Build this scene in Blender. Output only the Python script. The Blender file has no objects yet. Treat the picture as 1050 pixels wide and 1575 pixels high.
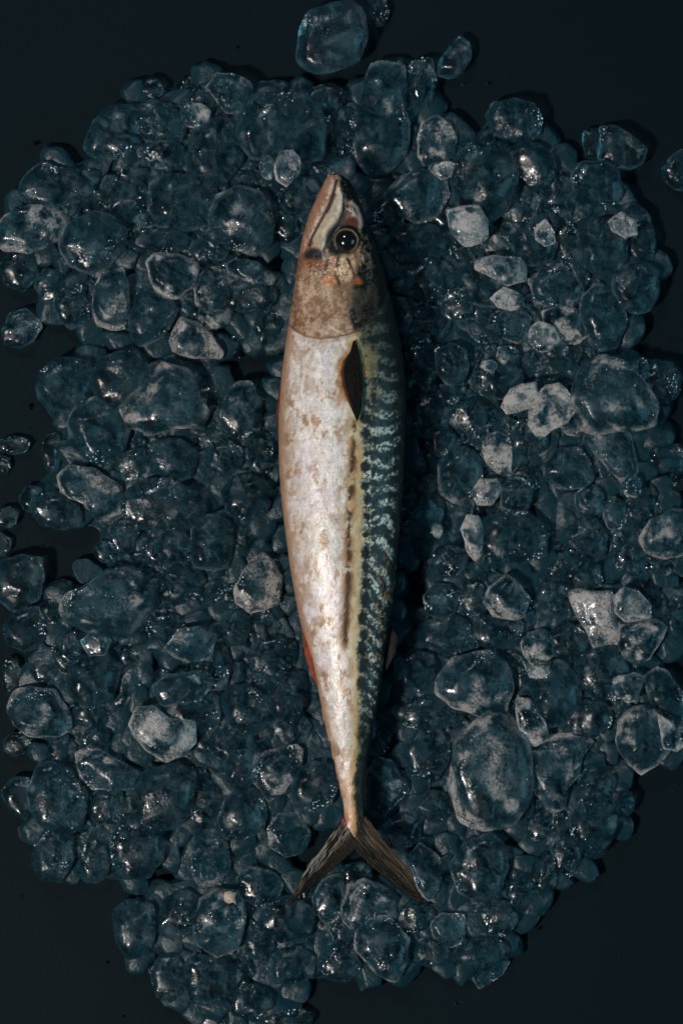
import bpy, bmesh, math, random
import numpy as np

# ------------------------------------------------------------------ camera, world, lamps, exposure
CAM_H, REF_Z, PX = 1.45, 0.035, 0.0003          # metres; one photo pixel is 0.3 mm at the height of the fish
scene = bpy.context.scene
col = scene.collection
cam_data = bpy.data.cameras.new('camera')
cam_data.sensor_fit = 'VERTICAL'
cam_data.sensor_height = 36.0
cam_data.sensor_width = 24.0
cam_data.lens = 36.0 * (CAM_H - REF_Z) / (1575 * PX)
cam_data.clip_start, cam_data.clip_end = 0.01, 50.0
cam = bpy.data.objects.new('camera', cam_data)
cam.location = (0, 0, CAM_H)
col.objects.link(cam)
scene.camera = cam

world = bpy.data.worlds.new('World')
scene.world = world
world.use_nodes = True
bg = world.node_tree.nodes['Background']
bg.inputs['Color'].default_value = (0.10, 0.29, 0.39, 1)
bg.inputs['Strength'].default_value = 0.15


def area_lamp(name, loc, target, size, energy, color, size_y=None):
    d = bpy.data.lights.new(name, 'AREA')
    d.energy, d.color, d.size = energy, color, size
    if size_y:
        d.shape, d.size_y = 'RECTANGLE', size_y
    o = bpy.data.objects.new(name, d)
    o.location = loc
    v = np.array(target, float) - np.array(loc, float)
    from mathutils import Vector
    o.rotation_euler = Vector(v).to_track_quat('-Z', 'Y').to_euler()
    col.objects.link(o)
    return o


area_lamp('key_lamp', (-1.62, -1.12, 2.85), (0, 0, 0.02), 0.30, 90.0, (1.0, 0.92, 0.85))
area_lamp('top_lamp', (-0.50, 1.10, 1.50), (0, 0, 0.02), 0.11, 6.5, (0.86, 0.95, 1.0))
area_lamp('teal_lamp', (1.9, -0.25, 1.15), (0.05, 0, 0), 1.2, 10.0, (0.22, 0.70, 0.92))

scene.view_settings.view_transform = 'Standard'
scene.view_settings.look = 'None'
scene.view_settings.exposure = 0.0
scene.view_settings.gamma = 1.0
scene.view_settings.use_curve_mapping = False
scene.render.engine = 'CYCLES'
cy = scene.cycles
cy.use_denoising = True
cy.max_bounces, cy.transmission_bounces, cy.glossy_bounces = 8, 7, 3
cy.diffuse_bounces, cy.transparent_max_bounces = 2, 10
cy.use_adaptive_sampling, cy.adaptive_threshold = True, 0.025
cy.sample_clamp_indirect = 3.0
cy.blur_glossy = 0.4


# ------------------------------------------------------------------ helpers
def P(px, py, z):
    """photo pixel on the plane at height z -> world position"""
    s = PX * (CAM_H - z) / (CAM_H - REF_Z)
    return (px - 525.0) * s, (787.5 - py) * s, z


def hash3(i, j, k, seed):
    n = (i.astype(np.int64) * 374761393 + j.astype(np.int64) * 668265263 + k.astype(np.int64) * 2147483647 + seed * 974634777)
    n = (n ^ (n >> 13)) * 1274126177
    n = n ^ (n >> 16)
    return (n & 0xffff).astype(np.float64) / 65535.0


def vnoise(x, y, z=None, seed=0):
    x = np.asarray(x, float); y = np.asarray(y, float)
    z = np.zeros_like(x) if z is None else np.asarray(z, float)
    i, j, k = np.floor(x), np.floor(y), np.floor(z)
    u, v, w = x - i, y - j, z - k
    u, v, w = [t * t * t * (t * (t * 6 - 15) + 10) for t in (u, v, w)]
    r = 0
    for di in (0, 1):
        for dj in (0, 1):
            for dk in (0, 1):
                r = r + hash3(i + di, j + dj, k + dk, seed) * (u if di else 1 - u) * (v if dj else 1 - v) * (w if dk else 1 - w)
    return r


def fbm(x, y, z=None, seed=0, octaves=4):
    a, t, r, f = 1.0, 0.0, 0.0, 1.0
    for o in range(octaves):
        x, y = 0.7986 * x - 0.6018 * y + 3.1, 0.6018 * x + 0.7986 * y + 1.7      # turn the lattice so that it never shows
        r = r + a * vnoise(x * f, y * f, None if z is None else z * f, seed + o * 17)
        t += a
        a *= 0.55
        f *= 2.03
    return r / t


def sstep(a, b, x):
    t = np.clip((x - a) / (b - a), 0, 1)
    return t * t * (3 - 2 * t)


def lin(c):
    c = np.asarray(c, float) / 255.0
    return np.where(c <= 0.04045, c / 12.92, ((c + 0.055) / 1.055) ** 2.4)


def mesh_obj(name, verts, faces, mat, parent=None, smooth=True, attrs=None, colors=None):
    me = bpy.data.meshes.new(name)
    verts = np.asarray(verts, np.float32)
    if isinstance(faces, np.ndarray):
        n, m = faces.shape
        me.vertices.add(len(verts))
        me.vertices.foreach_set('co', verts.ravel())
        me.loops.add(n * m)
        me.loops.foreach_set('vertex_index', faces.astype(np.int32).ravel())
        me.polygons.add(n)
        me.polygons.foreach_set('loop_start', np.arange(0, n * m, m, dtype=np.int32))
        me.update(calc_edges=True)
    else:
        me.from_pydata([tuple(map(float, v)) for v in verts], [], faces)
        me.update()
    me.polygons.foreach_set('use_smooth', np.full(len(me.polygons), smooth, dtype=bool))
    if attrs:
        for k, v in attrs.items():
            a = me.attributes.new(k, 'FLOAT', 'POINT')
            a.data.foreach_set('value', np.asarray(v, np.float32))
    if colors is not None:
        a = me.attributes.new('paint', 'FLOAT_COLOR', 'POINT')
        c = np.ones((len(verts), 4), np.float32)
        c[:, :3] = colors
        a.data.foreach_set('color', c.ravel())
    me.materials.append(mat)
    o = bpy.data.objects.new(name, me)
    col.objects.link(o)
    if parent:
        o.parent = parent
    return o


def tag(o, label, cat=None, group=None, kind=None):
    o['label'] = label
    if cat:
        o['category'] = cat
    if group:
        o['group'] = group
    if kind:
        o['kind'] = kind


class NT:
    """tiny node-tree helper"""
    def __init__(self, name):
        self.m = bpy.data.materials.new(name)
        self.m.use_nodes = True
        self.t = self.m.node_tree
        self.t.nodes.clear()
        self.out = self.t.nodes.new('ShaderNodeOutputMaterial')

    def n(self, typ, ins=None, **props):
        nd = self.t.nodes.new(typ)
        for k, v in props.items():
            setattr(nd, k, v)
        for k, v in (ins or {}).items():
            if hasattr(v, 'is_output') or isinstance(v, bpy.types.NodeSocket):
                self.t.links.new(v, nd.inputs[k])
            else:
                nd.inputs[k].default_value = v
        return nd

    def link(self, a, b):
        self.t.links.new(a, b)

    def math(self, op, a, b=0.0, clamp=False):
        return self.n('ShaderNodeMath', {0: a, 1: b}, operation=op, use_clamp=clamp).outputs[0]

    def ramp(self, v, a, b, lo=0.0, hi=1.0):
        return self.n('ShaderNodeMapRange', {'Value': v, 'From Min': a, 'From Max': b, 'To Min': lo, 'To Max': hi}, interpolation_type='SMOOTHSTEP').outputs[0]


# ------------------------------------------------------------------ materials
def table_material():
    t = NT('dark_table')
    co = t.n('ShaderNodeTexCoord').outputs['Object']
    n1 = t.n('ShaderNodeTexNoise', {'Vector': co, 'Scale': 6.0, 'Detail': 5.0}).outputs['Fac']
    n2 = t.n('ShaderNodeTexNoise', {'Vector': co, 'Scale': 900.0, 'Detail': 3.0}).outputs['Fac']
    c = t.n('ShaderNodeMix', {}, data_type='RGBA')
    t.link(t.ramp(n1, 0.3, 0.7), c.inputs[0])
    c.inputs[6].default_value = (0.0013, 0.0063, 0.0092, 1)
    c.inputs[7].default_value = (0.0018, 0.0078, 0.0112, 1)
    b = t.n('ShaderNodeBump', {'Strength': 0.25, 'Distance': 0.0004, 'Height': n2})
    p = t.n('ShaderNodeBsdfPrincipled', {'Base Color': c.outputs[2], 'Roughness': 0.62, 'Specular IOR Level': 0.07, 'Normal': b.outputs[0]})
    t.link(p.outputs[0], t.out.inputs[0])
    return t.m


def ice_material():
    t = NT('ice')
    co = t.n('ShaderNodeTexCoord').outputs['Object']
    fr = t.n('ShaderNodeAttribute', attribute_name='frost').outputs['Fac']
    rnd = t.n('ShaderNodeObjectInfo').outputs['Random']
    off = t.n('ShaderNodeVectorMath', {0: co}, operation='ADD')
    cmb = t.n('ShaderNodeCombineXYZ', {0: t.math('MULTIPLY', rnd, 3.0), 1: t.math('MULTIPLY', rnd, 7.0), 2: rnd})
    t.link(cmb.outputs[0], off.inputs[1])
    v = off.outputs[0]
    nf = t.n('ShaderNodeTexNoise', {'Vector': v, 'Scale': 800.0, 'Detail': 3.0, 'Roughness': 0.7}).outputs['Fac']
    nm = t.n('ShaderNodeTexNoise', {'Vector': v, 'Scale': 130.0, 'Detail': 2.0, 'Roughness': 0.6}).outputs['Fac']
    nl = t.n('ShaderNodeTexNoise', {'Vector': v, 'Scale': 75.0, 'Detail': 2.0}).outputs['Fac']
    # frost amount, broken up by fine grain
    grain = t.ramp(t.math('ADD', t.math('MULTIPLY', nf, 0.6), t.math('MULTIPLY', nm, 0.4)), 0.36, 0.64, 0.28, 1.0)
    f2 = t.math('MULTIPLY', fr, grain, True)
    milky = t.math('MULTIPLY', t.ramp(nm, 0.38, 0.72), 0.045)
    fac = t.math('ADD', t.math('MULTIPLY', f2, 0.78), t.math('ADD', milky, 0.008), True)
    # wet beads: small convex bumps in patches
    vo = t.n('ShaderNodeTexVoronoi', {'Vector': v, 'Scale': 760.0, 'Randomness': 1.0}, feature='F1')
    bead = t.ramp(vo.outputs['Distance'], 0.0, 0.62, 1.0, 0.0)
    patch = t.ramp(nl, 0.42, 0.56, 0.12, 1.0)
    bh = t.math('MULTIPLY', bead, patch)
    hsum = t.math('ADD', t.math('MULTIPLY', nm, 0.9), t.math('MULTIPLY', nf, 0.28))
    b1 = t.n('ShaderNodeBump', {'Strength': 0.45, 'Distance': 0.0004, 'Height': hsum})
    b2 = t.n('ShaderNodeBump', {'Strength': 1.0, 'Distance': 0.00018, 'Height': bh})
    b3 = t.n('ShaderNodeBump', {'Strength': 0.5, 'Distance': 0.00015, 'Height': bh, 'Normal': b1.outputs[0]})
    rough = t.ramp(nm, 0.3, 0.75, 0.14, 0.36)
    g = t.n('ShaderNodeBsdfPrincipled', {'Base Color': (0.70, 0.88, 0.93, 1), 'Roughness': rough, 'IOR': 1.31, 'Transmission Weight': 1.0,
                                         'Coat Weight': 0.40, 'Coat Roughness': 0.03, 'Coat IOR': 1.33,
                                         'Normal': b3.outputs[0], 'Coat Normal': b2.outputs[0]})
    hue = t.n('ShaderNodeMix', {}, data_type='RGBA')
    t.link(t.ramp(f2, 0.08, 0.45), hue.inputs[0])
    hue.inputs[6].default_value = (0.05, 0.19, 0.265, 1)
    hue.inputs[7].default_value = (0.60, 0.565, 0.545, 1)
    d = t.n('ShaderNodeBsdfDiffuse', {'Color': hue.outputs[2], 'Roughness': 0.5, 'Normal': b2.outputs[0]})
    thr = t.n('ShaderNodeBsdfTransparent', {'Color': (0.80, 0.90, 0.93, 1)})
    gt = t.n('ShaderNodeMixShader', {0: 0.17, 1: g.outputs[0], 2: thr.outputs[0]})
    mx = t.n('ShaderNodeMixShader', {0: fac, 1: gt.outputs[0], 2: d.outputs[0]})
    t.link(mx.outputs[0], t.out.inputs[0])
    return t.m


def fish_material(name, rough=0.42, bump=0.26, coat=0.20, spec=0.3, scale=1.0):
    t = NT(name)
    co = t.n('ShaderNodeTexCoord').outputs['Object']
    c = t.n('ShaderNodeAttribute', attribute_name='paint').outputs['Color']
    sil = t.n('ShaderNodeAttribute', attribute_name='silver').outputs['Fac']
    mp = t.n('ShaderNodeMapping', {'Vector': co, 'Scale': (1.0, 0.55, 1.0)}).outputs[0]
    n1 = t.n('ShaderNodeTexNoise', {'Vector': mp, 'Scale': 420.0 * scale, 'Detail': 5.0, 'Roughness': 0.65}).outputs['Fac']
    n2 = t.n('ShaderNodeTexNoise', {'Vector': mp, 'Scale': 1500.0 * scale, 'Detail': 2.0}).outputs['Fac']
    vo = t.n('ShaderNodeTexVoronoi', {'Vector': mp, 'Scale': 900.0 * scale}).outputs['Distance']
    h = t.math('ADD', t.math('MULTIPLY', n1, 1.0), t.math('ADD', t.math('MULTIPLY', n2, 0.35), t.math('MULTIPLY', vo, 0.3)))
    b = t.n('ShaderNodeBump', {'Strength': bump, 'Distance': 0.0007, 'Height': h})
    var = t.ramp(n1, 0.3, 0.7, 0.80, 1.12)
    cc = t.n('ShaderNodeVectorMath', {0: c}, operation='SCALE')
    t.link(var, cc.inputs['Scale'])
    rg = t.ramp(n1, 0.3, 0.7, rough - 0.08, rough + 0.14)
    p = t.n('ShaderNodeBsdfPrincipled', {'Base Color': cc.outputs[0], 'Roughness': rg, 'Metallic': t.math('MULTIPLY', sil, 0.10),
                                         'Specular IOR Level': spec, 'Coat Weight': coat, 'Coat Roughness': 0.2, 'Normal': b.outputs[0],
                                         'Coat Normal': b.outputs[0]})
    t.link(p.outputs[0], t.out.inputs[0])
    return t.m


def plain(name, color, rough=0.5, coat=0.0, trans=0.0, ior=1.45):
    t = NT(name)
    co = t.n('ShaderNodeTexCoord').outputs['Object']
    n1 = t.n('ShaderNodeTexNoise', {'Vector': co, 'Scale': 700.0, 'Detail': 4.0}).outputs['Fac']
    cc = t.n('ShaderNodeVectorMath', {0: color[:3]}, operation='SCALE')
    t.link(t.ramp(n1, 0.3, 0.7, 0.75, 1.15), cc.inputs['Scale'])
    p = t.n('ShaderNodeBsdfPrincipled', {'Base Color': cc.outputs[0], 'Roughness': rough, 'Coat Weight': coat, 'Coat Roughness': 0.02,
                                         'Transmission Weight': trans, 'IOR': ior})
    t.link(p.outputs[0], t.out.inputs[0])
    return t.m


M_TABLE = table_material()
M_ICE = ice_material()


def crushed_material():
    t = NT('crushed_ice')
    co = t.n('ShaderNodeTexCoord').outputs['Object']
    fr = t.n('ShaderNodeAttribute', attribute_name='frost').outputs['Fac']
    n1 = t.n('ShaderNodeTexNoise', {'Vector': co, 'Scale': 260.0, 'Detail': 4.0, 'Roughness': 0.65}).outputs['Fac']
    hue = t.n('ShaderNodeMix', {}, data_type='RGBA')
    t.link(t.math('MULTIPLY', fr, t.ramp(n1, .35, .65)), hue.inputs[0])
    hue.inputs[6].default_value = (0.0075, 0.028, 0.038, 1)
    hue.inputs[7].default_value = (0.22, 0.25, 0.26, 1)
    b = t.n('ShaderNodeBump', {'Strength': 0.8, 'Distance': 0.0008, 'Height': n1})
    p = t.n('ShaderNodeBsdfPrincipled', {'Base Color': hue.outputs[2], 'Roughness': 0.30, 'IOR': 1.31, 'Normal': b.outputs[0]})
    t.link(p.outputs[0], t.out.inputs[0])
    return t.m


M_CRUSHED = crushed_material()
M_GLINT = plain('glint_grain', (0.80, 0.86, 0.88), 0.25, 0.6)  # pale colour stands in for glints on the wet ice
M_SKIN = fish_material('fish_skin')
M_FIN = fish_material('fish_fin', rough=0.5, bump=0.8, coat=0.0, spec=0.12)

# ------------------------------------------------------------------ the table
tv = [(-3, -3, 0), (3, -3, 0), (3, 3, 0), (-3, 3, 0), (-3, -3, -0.03), (3, -3, -0.03), (3, 3, -0.03), (-3, 3, -0.03)]
tf = [(0, 1, 2, 3), (7, 6, 5, 4), (0, 4, 5, 1), (1, 5, 6, 2), (2, 6, 7, 3), (3, 7, 4, 0)]
tab = mesh_obj('table_surface', tv, tf, M_TABLE, smooth=False)
tag(tab, 'dark slate blue matt table surface under the ice', kind='structure')

# ------------------------------------------------------------------ the fish: outline and section
EL = np.array([(267, 511), (269, 505), (275, 501), (301, 488), (331, 475), (368, 464), (405, 457), (453, 451), (496, 444), (528, 439), (573, 433), (627, 429),
               (653, 428), (720, 429), (773, 433), (821, 439), (867, 445), (901, 451), (941, 458), (965, 464), (1013, 478), (1056, 488), (1112, 499),
               (1149, 509), (1187, 517), (1221, 525), (1245, 529), (1262, 529), (1290, 531)], float)
ER = np.array([(267, 519), (269, 525), (275, 534), (285, 543), (317, 556), (347, 565), (384, 580), (421, 592), (467, 603), (507, 612), (547, 619), (600, 624),
               (660, 624), (720, 621), (827, 614), (893, 608), (947, 601), (987, 594), (1040, 587), (1067, 584), (1112, 575), (1165, 565),
               (1208, 561), (1245, 560), (1262, 561), (1290, 559)], float)
ys_ = np.arange(267, 1291, 0.5)


def smooth_curve(e):
    v = np.interp(ys_, e[:, 0], e[:, 1])
    k = np.hanning(41); k /= k.sum()
    vp = np.concatenate([2 * v[0] - v[20:0:-1], v, 2 * v[-1] - v[-2:-22:-1]])
    s = np.convolve(vp, k, 'valid')
    w = sstep(267, 285, ys_)
    return v * (1 - w) + s * w


VL, VR = smooth_curve(EL), smooth_curve(ER)
edgeL = lambda y: np.interp(y, ys_, VL)
edgeR = lambda y: np.interp(y, ys_, VR)
thick = lambda y: (edgeR(y) - edgeL(y)) * np.interp(y, [267, 330, 420, 520, 900, 1100, 1220, 1262, 1290], [0.95, 0.78, 0.70, 0.70, 0.72, 0.80, 0.85, 0.55, 0.25]) * PX
zmid = lambda y: np.interp(y, [267, 400, 600, 900, 1100, 1262, 1290], [0.036, 0.037, 0.037, 0.035, 0.032, 0.028, 0.0275])


def fish_top(x, y):
    L, R = edgeL(y), edgeR(y)
    c = np.clip((x - (L + R) / 2) / ((R - L) / 2), -1, 1)
    return zmid(y) + thick(y) / 2 * np.sqrt(np.maximum(0, 1 - np.abs(c) ** 2.15))


def seg_dist(x, y, pts):
    d = np.full(np.shape(x), 1e9)
    for (x0, y0), (x1, y1) in zip(pts[:-1], pts[1:]):
        dx, dy = x1 - x0, y1 - y0
        t = np.clip(((x - x0) * dx + (y - y0) * dy) / (dx * dx + dy * dy + 1e-9), 0, 1)
        d = np.minimum(d, np.hypot(x - x0 - t * dx, y - y0 - t * dy))
    return d


def in_poly(x, y, pts):
    ins = np.zeros(np.shape(x), bool)
    n = len(pts)
    for i in range(n):
        (x0, y0), (x1, y1) = pts[i], pts[(i + 1) % n]
        if y0 == y1:
            continue
        c = ((y0 > y) != (y1 > y)) & (x < (x1 - x0) * (y - y0) / (y1 - y0) + x0)
        ins ^= c
    return ins


def poly_mask(x, y, pts, soft=2.0):
    d = seg_dist(x, y, list(pts) + [pts[0]])
    s = np.where(in_poly(x, y, pts), d, -d)
    return sstep(-soft, soft, s)


def ell_mask(x, y, cx, cy_, rx, ry, soft=0.35):
    r = np.hypot((x - cx) / rx, (y - cy_) / ry)
    return 1 - sstep(1 - soft, 1 + soft, r)


GILL = [(440, 494), (452, 508), (468, 517), (490, 521), (515, 519), (535, 515), (550, 509), (562, 500), (575, 487), (590, 468), (604, 440)]
gill_y = lambda x: np.interp(x, [p[0] for p in GILL], [p[1] for p in GILL])
JAW_DARK = [(518, 277), (514, 292), (506, 316), (493, 340), (480, 364), (475, 378)]
JAW_LIGHT = [(513, 274), (506, 299), (488, 338), (477, 363), (471, 376)]
MAX_LOW = [(529, 300), (529, 324), (520, 346), (507, 368), (497, 386)]
MAXILLA = [(519, 288), (529, 298), (529, 324), (520, 346), (507, 368), (496, 386), (485, 377), (480, 368), (493, 341), (506, 317)]
PREOP = [(453, 420), (455, 455), (460, 478), (470, 489), (484, 490), (492, 482)]
EYE = (532.5, 370.0)
stripe_x = lambda y: np.interp(y, [520, 640, 720, 775, 830, 900, 950, 990, 1060], [549, 546, 541, 538, 537, 534, 531, 530, 530])
back_x = lambda y: np.interp(y, [267, 300, 330, 380, 420, 450, 480, 515, 530, 640, 720, 800, 900, 950, 1000, 1060, 1100, 1150, 1200, 1260],
                             [514, 529, 550, 558, 553, 544, 538, 550, 556, 557, 557, 558, 556, 553, 551, 552, 550, 547, 545, 547])


def paint_fish(x, y):
    """markings of the skin and painted belly-edge shading; returns linear base colour and a silver mask"""
    L, R = edgeL(y), edgeR(y)
    n1 = fbm(x / 34, y / 46, seed=3)
    n2 = fbm(x / 11, y / 17, seed=5)
    n3 = fbm(x / 3.0, y / 3.4, seed=8, octaves=3)
    n4 = fbm(x / 6.0, y / 2.2, seed=12, octaves=3)
    xb = back_x(y) + (n2 - 0.5) * 9
    v = np.clip((x - L) / np.maximum(xb - L, 1), 0, 1)
    u = np.clip((x - xb) / np.maximum(R - xb, 1), 0, 1)

    def grad(t, stops):
        ts = [s[0] for s in stops]
        return np.stack([np.interp(t, ts, [s[1][k] for s in stops]) for k in range(3)], -1)

    def mix(c, d, m):
        m = np.clip(m, 0, 1)[..., None]
        return c * (1 - m) + np.asarray(d, float) * m

    # --- flank and belly
    c = grad(v, [(0, (158, 124, 102)), (.07, (172, 142, 122)), (.2, (204, 190, 178)), (.5, (212, 206, 202)), (.74, (203, 198, 190)), (.85, (198, 184, 162)), (.95, (186, 168, 134)), (1, (158, 146, 116))])  # tan at the outer belly edge is shading put into the colour
    belly = sstep(0.03, 0.15, v) * (1 - sstep(0.72, 0.9, v))
    blot = sstep(0.50, 0.57, fbm(x / 15, y / 22, seed=21, octaves=5)) * (0.35 + 0.65 * sstep(0.35, 0.6, n1))
    c = mix(c, (152, 116, 86), 0.80 * blot * sstep(0.02, 0.1, v) * (1 - sstep(.8, .95, v)))
    pale = sstep(0.54, 0.62, fbm(x / 11, y / 18, seed=33, octaves=5))
    c = mix(c, (236, 228, 228), 0.75 * pale * belly)
    lilac = sstep(0.52, 0.66, fbm(x / 30, y / 40, seed=36)) * belly
    c = mix(c, (206, 196, 212), 0.40 * lilac)
    crack = 1 - sstep(0.0, 0.018, np.abs(fbm(x / 12, y / 20, seed=41) - 0.5))
    c = mix(c, (142, 112, 92), 0.40 * crack * belly)
    ridg = sstep(0.55, 0.75, n4) * belly
    c = mix(c, (238, 232, 232), 0.28 * ridg)
    c = mix(c, (170, 160, 160), 0.30 * sstep(0.58, 0.75, fbm(x / 7, y / 1.8, seed=47, octaves=2)) * belly)
    # yellow band and brown broken line
    tail = sstep(1010, 1060, y)
    c = mix(c, (182, 154, 112), (0.05 + 0.65 * sstep(.40, .62, n2)) * sstep(-9, 5, x - stripe_x(y) + (n3 - .5) * 10) * (1 - sstep(-6, 4, x - xb)) * (1 - tail) * sstep(560, 660, y))
    ln = np.exp(-((x - stripe_x(y) - (n2 - .5) * 6) / (4.6 + 4 * (n2 - .5))) ** 2)
    gate = sstep(0.36, 0.54, fbm(x / 9, y / 15, seed=51, octaves=3) + 0.25 * sstep(760, 840, y) - 0.1 * (1 - sstep(640, 690, y))) * sstep(625, 660, y) * (1 - sstep(985, 1003, y))
    c = mix(c, (170, 118, 70), 0.6 * np.exp(-((x - stripe_x(y)) / 9) ** 2) * sstep(640, 700, y) * (1 - sstep(985, 1010, y)) * sstep(.35, .6, n2))
    c = mix(c, (60, 42, 28), 0.95 * ln * gate * sstep(.30, .48, n3 * .5 + n2 * .5))
    c = mix(c, (150, 112, 76), 0.4 * np.exp(-((x - stripe_x(y)) / 7.5) ** 2) * gate * (1 - ln))
    # rear flank: cream, warm edge beside the back
    c = mix(c, (196, 150, 98), 0.65 * tail * np.exp(-((xb - x) / 6) ** 2))
    c = mix(c, (176, 128, 92), 0.5 * sstep(1130, 1230, y) * sstep(.42, .58, n2))
    # --- back
    bk = grad(u, [(0, (96, 92, 74)), (.10, (140, 134, 108)), (.25, (124, 132, 122)), (.5, (142, 150, 142)), (.7, (110, 118, 110)), (.84, (24, 27, 26)), (1, (7, 8, 8))])
    n5 = fbm(x / 2.1, y / 2.4, seed=140, octaves=2)
    bk = mix(bk, (150, 138, 92), 0.55 * sstep(.46, .60, fbm(x / 14, y / 22, seed=141)) * (1 - sstep(.6, .9, u)))
    bk = mix(bk, (206, 214, 206), 0.7 * sstep(.52, .66, n5) * (1 - sstep(.78, .96, u)) * sstep(520, 600, y))
    bk = mix(bk, (20, 26, 26), 0.4 * sstep(.48, .36, n5) * (1 - sstep(.78, .96, u)))
    bk = mix(bk, (226, 230, 216), 0.6 * sstep(0.48, 0.62, n3) * (1 - sstep(.75, .95, u)) * sstep(530, 620, y))
    bk = mix(bk, (20, 26, 28), 0.70 * sstep(0.53, 0.43, n3) * (1 - sstep(.75, .95, u)))
    ph = (y - 0.75 * (x - xb) * sstep(800, 900, y)) / 25.5 + 1.3 * (fbm(x / 30, y / 60, seed=60, octaves=2) - 0.5)
    bar = sstep(0.35, 0.75, np.sin(2 * np.pi * ph) * 0.5 + 0.5 + 0.35 * (n2 - .5)) * sstep(.16, .3, u)
    bk = mix(bk, (14, 19, 21), 0.80 * bar * sstep(.26, .40, n3 + .06))
    sp = sstep(0.25, 0.62, np.cos(2 * np.pi * (y - 690) / 25.5) * 0.5 + 0.5 + 0.3 * (n1 - .5) + 0.42 * sstep(820, 900, y)) * np.exp(-((x - xb - 6) / 6.5) ** 2) * sstep(600, 660, y)
    bk = mix(bk, (26, 30, 30), 0.35 * sp)
    cop = sstep(0.58, 0.70, fbm(x / 4.5, y / 6, seed=66, octaves=3)) * sstep(820, 880, y) * (1 - sstep(1030, 1060, y)) * sstep(.15, .3, u)
    bk = mix(bk, (170, 122, 80), 0.75 * cop)
    sh = 1 - sstep(600, 680, y)                                          # shoulder: dark mottled olive
    bk = mix(bk, (22, 25, 22), 0.45 * sh)
    bk = mix(bk, (134, 122, 84), 0.65 * sh * sstep(.46, .62, n2) * (1 - sstep(.25, .55, u)))
    rear = sstep(1080, 1140, y)
    bk = mix(bk, (20, 22, 18), 0.80 * rear)
    bk = mix(bk, (112, 114, 84), 0.75 * rear * sstep(.54, .66, n2) * (1 - sstep(.5, .8, u)))
    isb = sstep(-5.0, 6.0, x - xb + (n3 - .5) * 10)
    c = c * (1 - isb[..., None]) + bk * isb[..., None]
    for dx_, rr_, st, y1_ in ((6, 7.0, .92, 1080), (18, 5.5, .75, 860)):
        px_ = back_x(y) + dx_
        cell = np.round((y - 690 - dx_ * .6) / 25.5)
        cyy = 690 + dx_ * .6 + cell * 25.5 + (vnoise(cell * 3.7, cell * 0 + dx_, seed=101) - .5) * 9
        rad_ = rr_ * (0.75 + .6 * vnoise(cell * 5.1, cell * 0 + dx_, seed=103))
        long_ = 1 + 0.9 * sstep(830, 900, y)
        dd = np.hypot((x - px_ - (vnoise(cell * 2.3, cell * 0, seed=107) - .5) * 5) / rad_, (y - cyy) / (rad_ * long_)) + (n3 - .5) * .7
        c = mix(c, (25, 29, 30), st * (1 - sstep(.65, 1.25, dd)) * sstep(600, 640, y) * (1 - sstep(y1_ - 30, y1_, y)))
    silver = belly * 0.9 * (1 - isb) + 0.45 * isb * (1 - sstep(.6, .9, u)) * sstep(600, 680, y)

    # --- head
    hd = sstep(1.2, -1.2, y - gill_y(x))
    h = grad(np.clip((x - L) / np.maximum(R - L, 1), 0, 1), [(0, (132, 98, 78)), (.12, (156, 124, 102)), (.45, (158, 128, 104)), (.8, (132, 106, 84)), (1, (80, 68, 58))])
    h = mix(h, (112, 78, 56), 0.48 * sstep(.40, .62, n1))
    h = mix(h, (194, 172, 160), 0.30 * sstep(.46, .66, n2))
    h = mix(h, (104, 66, 44), 0.30 * sstep(.56, .40, n4 * .5 + n2 * .5))
    h = mix(h, (120, 78, 52), 0.55 * sstep(.44, .60, n2) * ell_mask(x, y, 522, 480, 26, 22, .6))
    h = mix(h, (222, 202, 174), 0.34 * sstep(.48, .62, n3 * .6 + n2 * .4))
    h = mix(h, (96, 66, 46), 0.20 * sstep(.50, .40, n3 * .6 + n2 * .4))
    pre = np.exp(-(seg_dist(x, y, PREOP) / 1.6) ** 2)
    h = mix(h, (112, 78, 58), 0.45 * pre)
    # jaws
    jaw = poly_mask(x, y, [(512, 264), (519, 277), (506, 317), (480, 366), (472, 380), (455, 405), (440, 380), (480, 290)], 2)
    h = mix(h, (158, 112, 92), 0.75 * jaw)
    h = mix(h, (196, 178, 156), 0.9 * poly_mask(x, y, MAXILLA, 2))
    h = mix(h, (138, 120, 100), 0.5 * poly_mask(x, y, MAXILLA, 2) * sstep(.45, .6, n2))
    h = mix(h, (226, 216, 206), 0.9 * np.exp(-(seg_dist(x, y, [(521, 290), (526, 300), (524, 322)]) / 4.2) ** 2) * sstep(.3, .5, n3 + .1))
    h = mix(h, (214, 206, 200), 0.75 * np.exp(-(seg_dist(x, y, JAW_LIGHT) / 3.0) ** 2) * sstep(.34, .52, n3))
    h = mix(h, (196, 196, 202), 0.8 * np.exp(-(seg_dist(x, y, [(512, 352), (500, 372), (495, 384)]) / 3.2) ** 2) * sstep(.4, .55, n3))
    h = mix(h, (44, 34, 28), 0.9 * np.exp(-(seg_dist(x, y, JAW_DARK) / 1.9) ** 2))
    h = mix(h, (50, 40, 32), 0.75 * np.exp(-(seg_dist(x, y, MAX_LOW) / 2.4) ** 2))
    h = mix(h, (60, 46, 38), 0.8 * np.exp(-(seg_dist(x, y, [(514, 300), (509, 312), (503, 326)]) / 3.0) ** 2))
    # back of the head
    dk = sstep(-4, 5, x - back_x(y) - (n2 - .5) * 22)
    hb = mix(np.broadcast_to(np.array((13., 14, 13)), h.shape), (104, 94, 74), 0.8 * sstep(.55, .68, n2) * (1 - sstep(.4, .8, u)))
    hb = mix(hb, (150, 150, 140), 0.5 * sstep(.62, .72, n3) * (1 - sstep(.4, .8, u)))
    h = h * (1 - dk[..., None]) + hb * dk[..., None]
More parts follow.
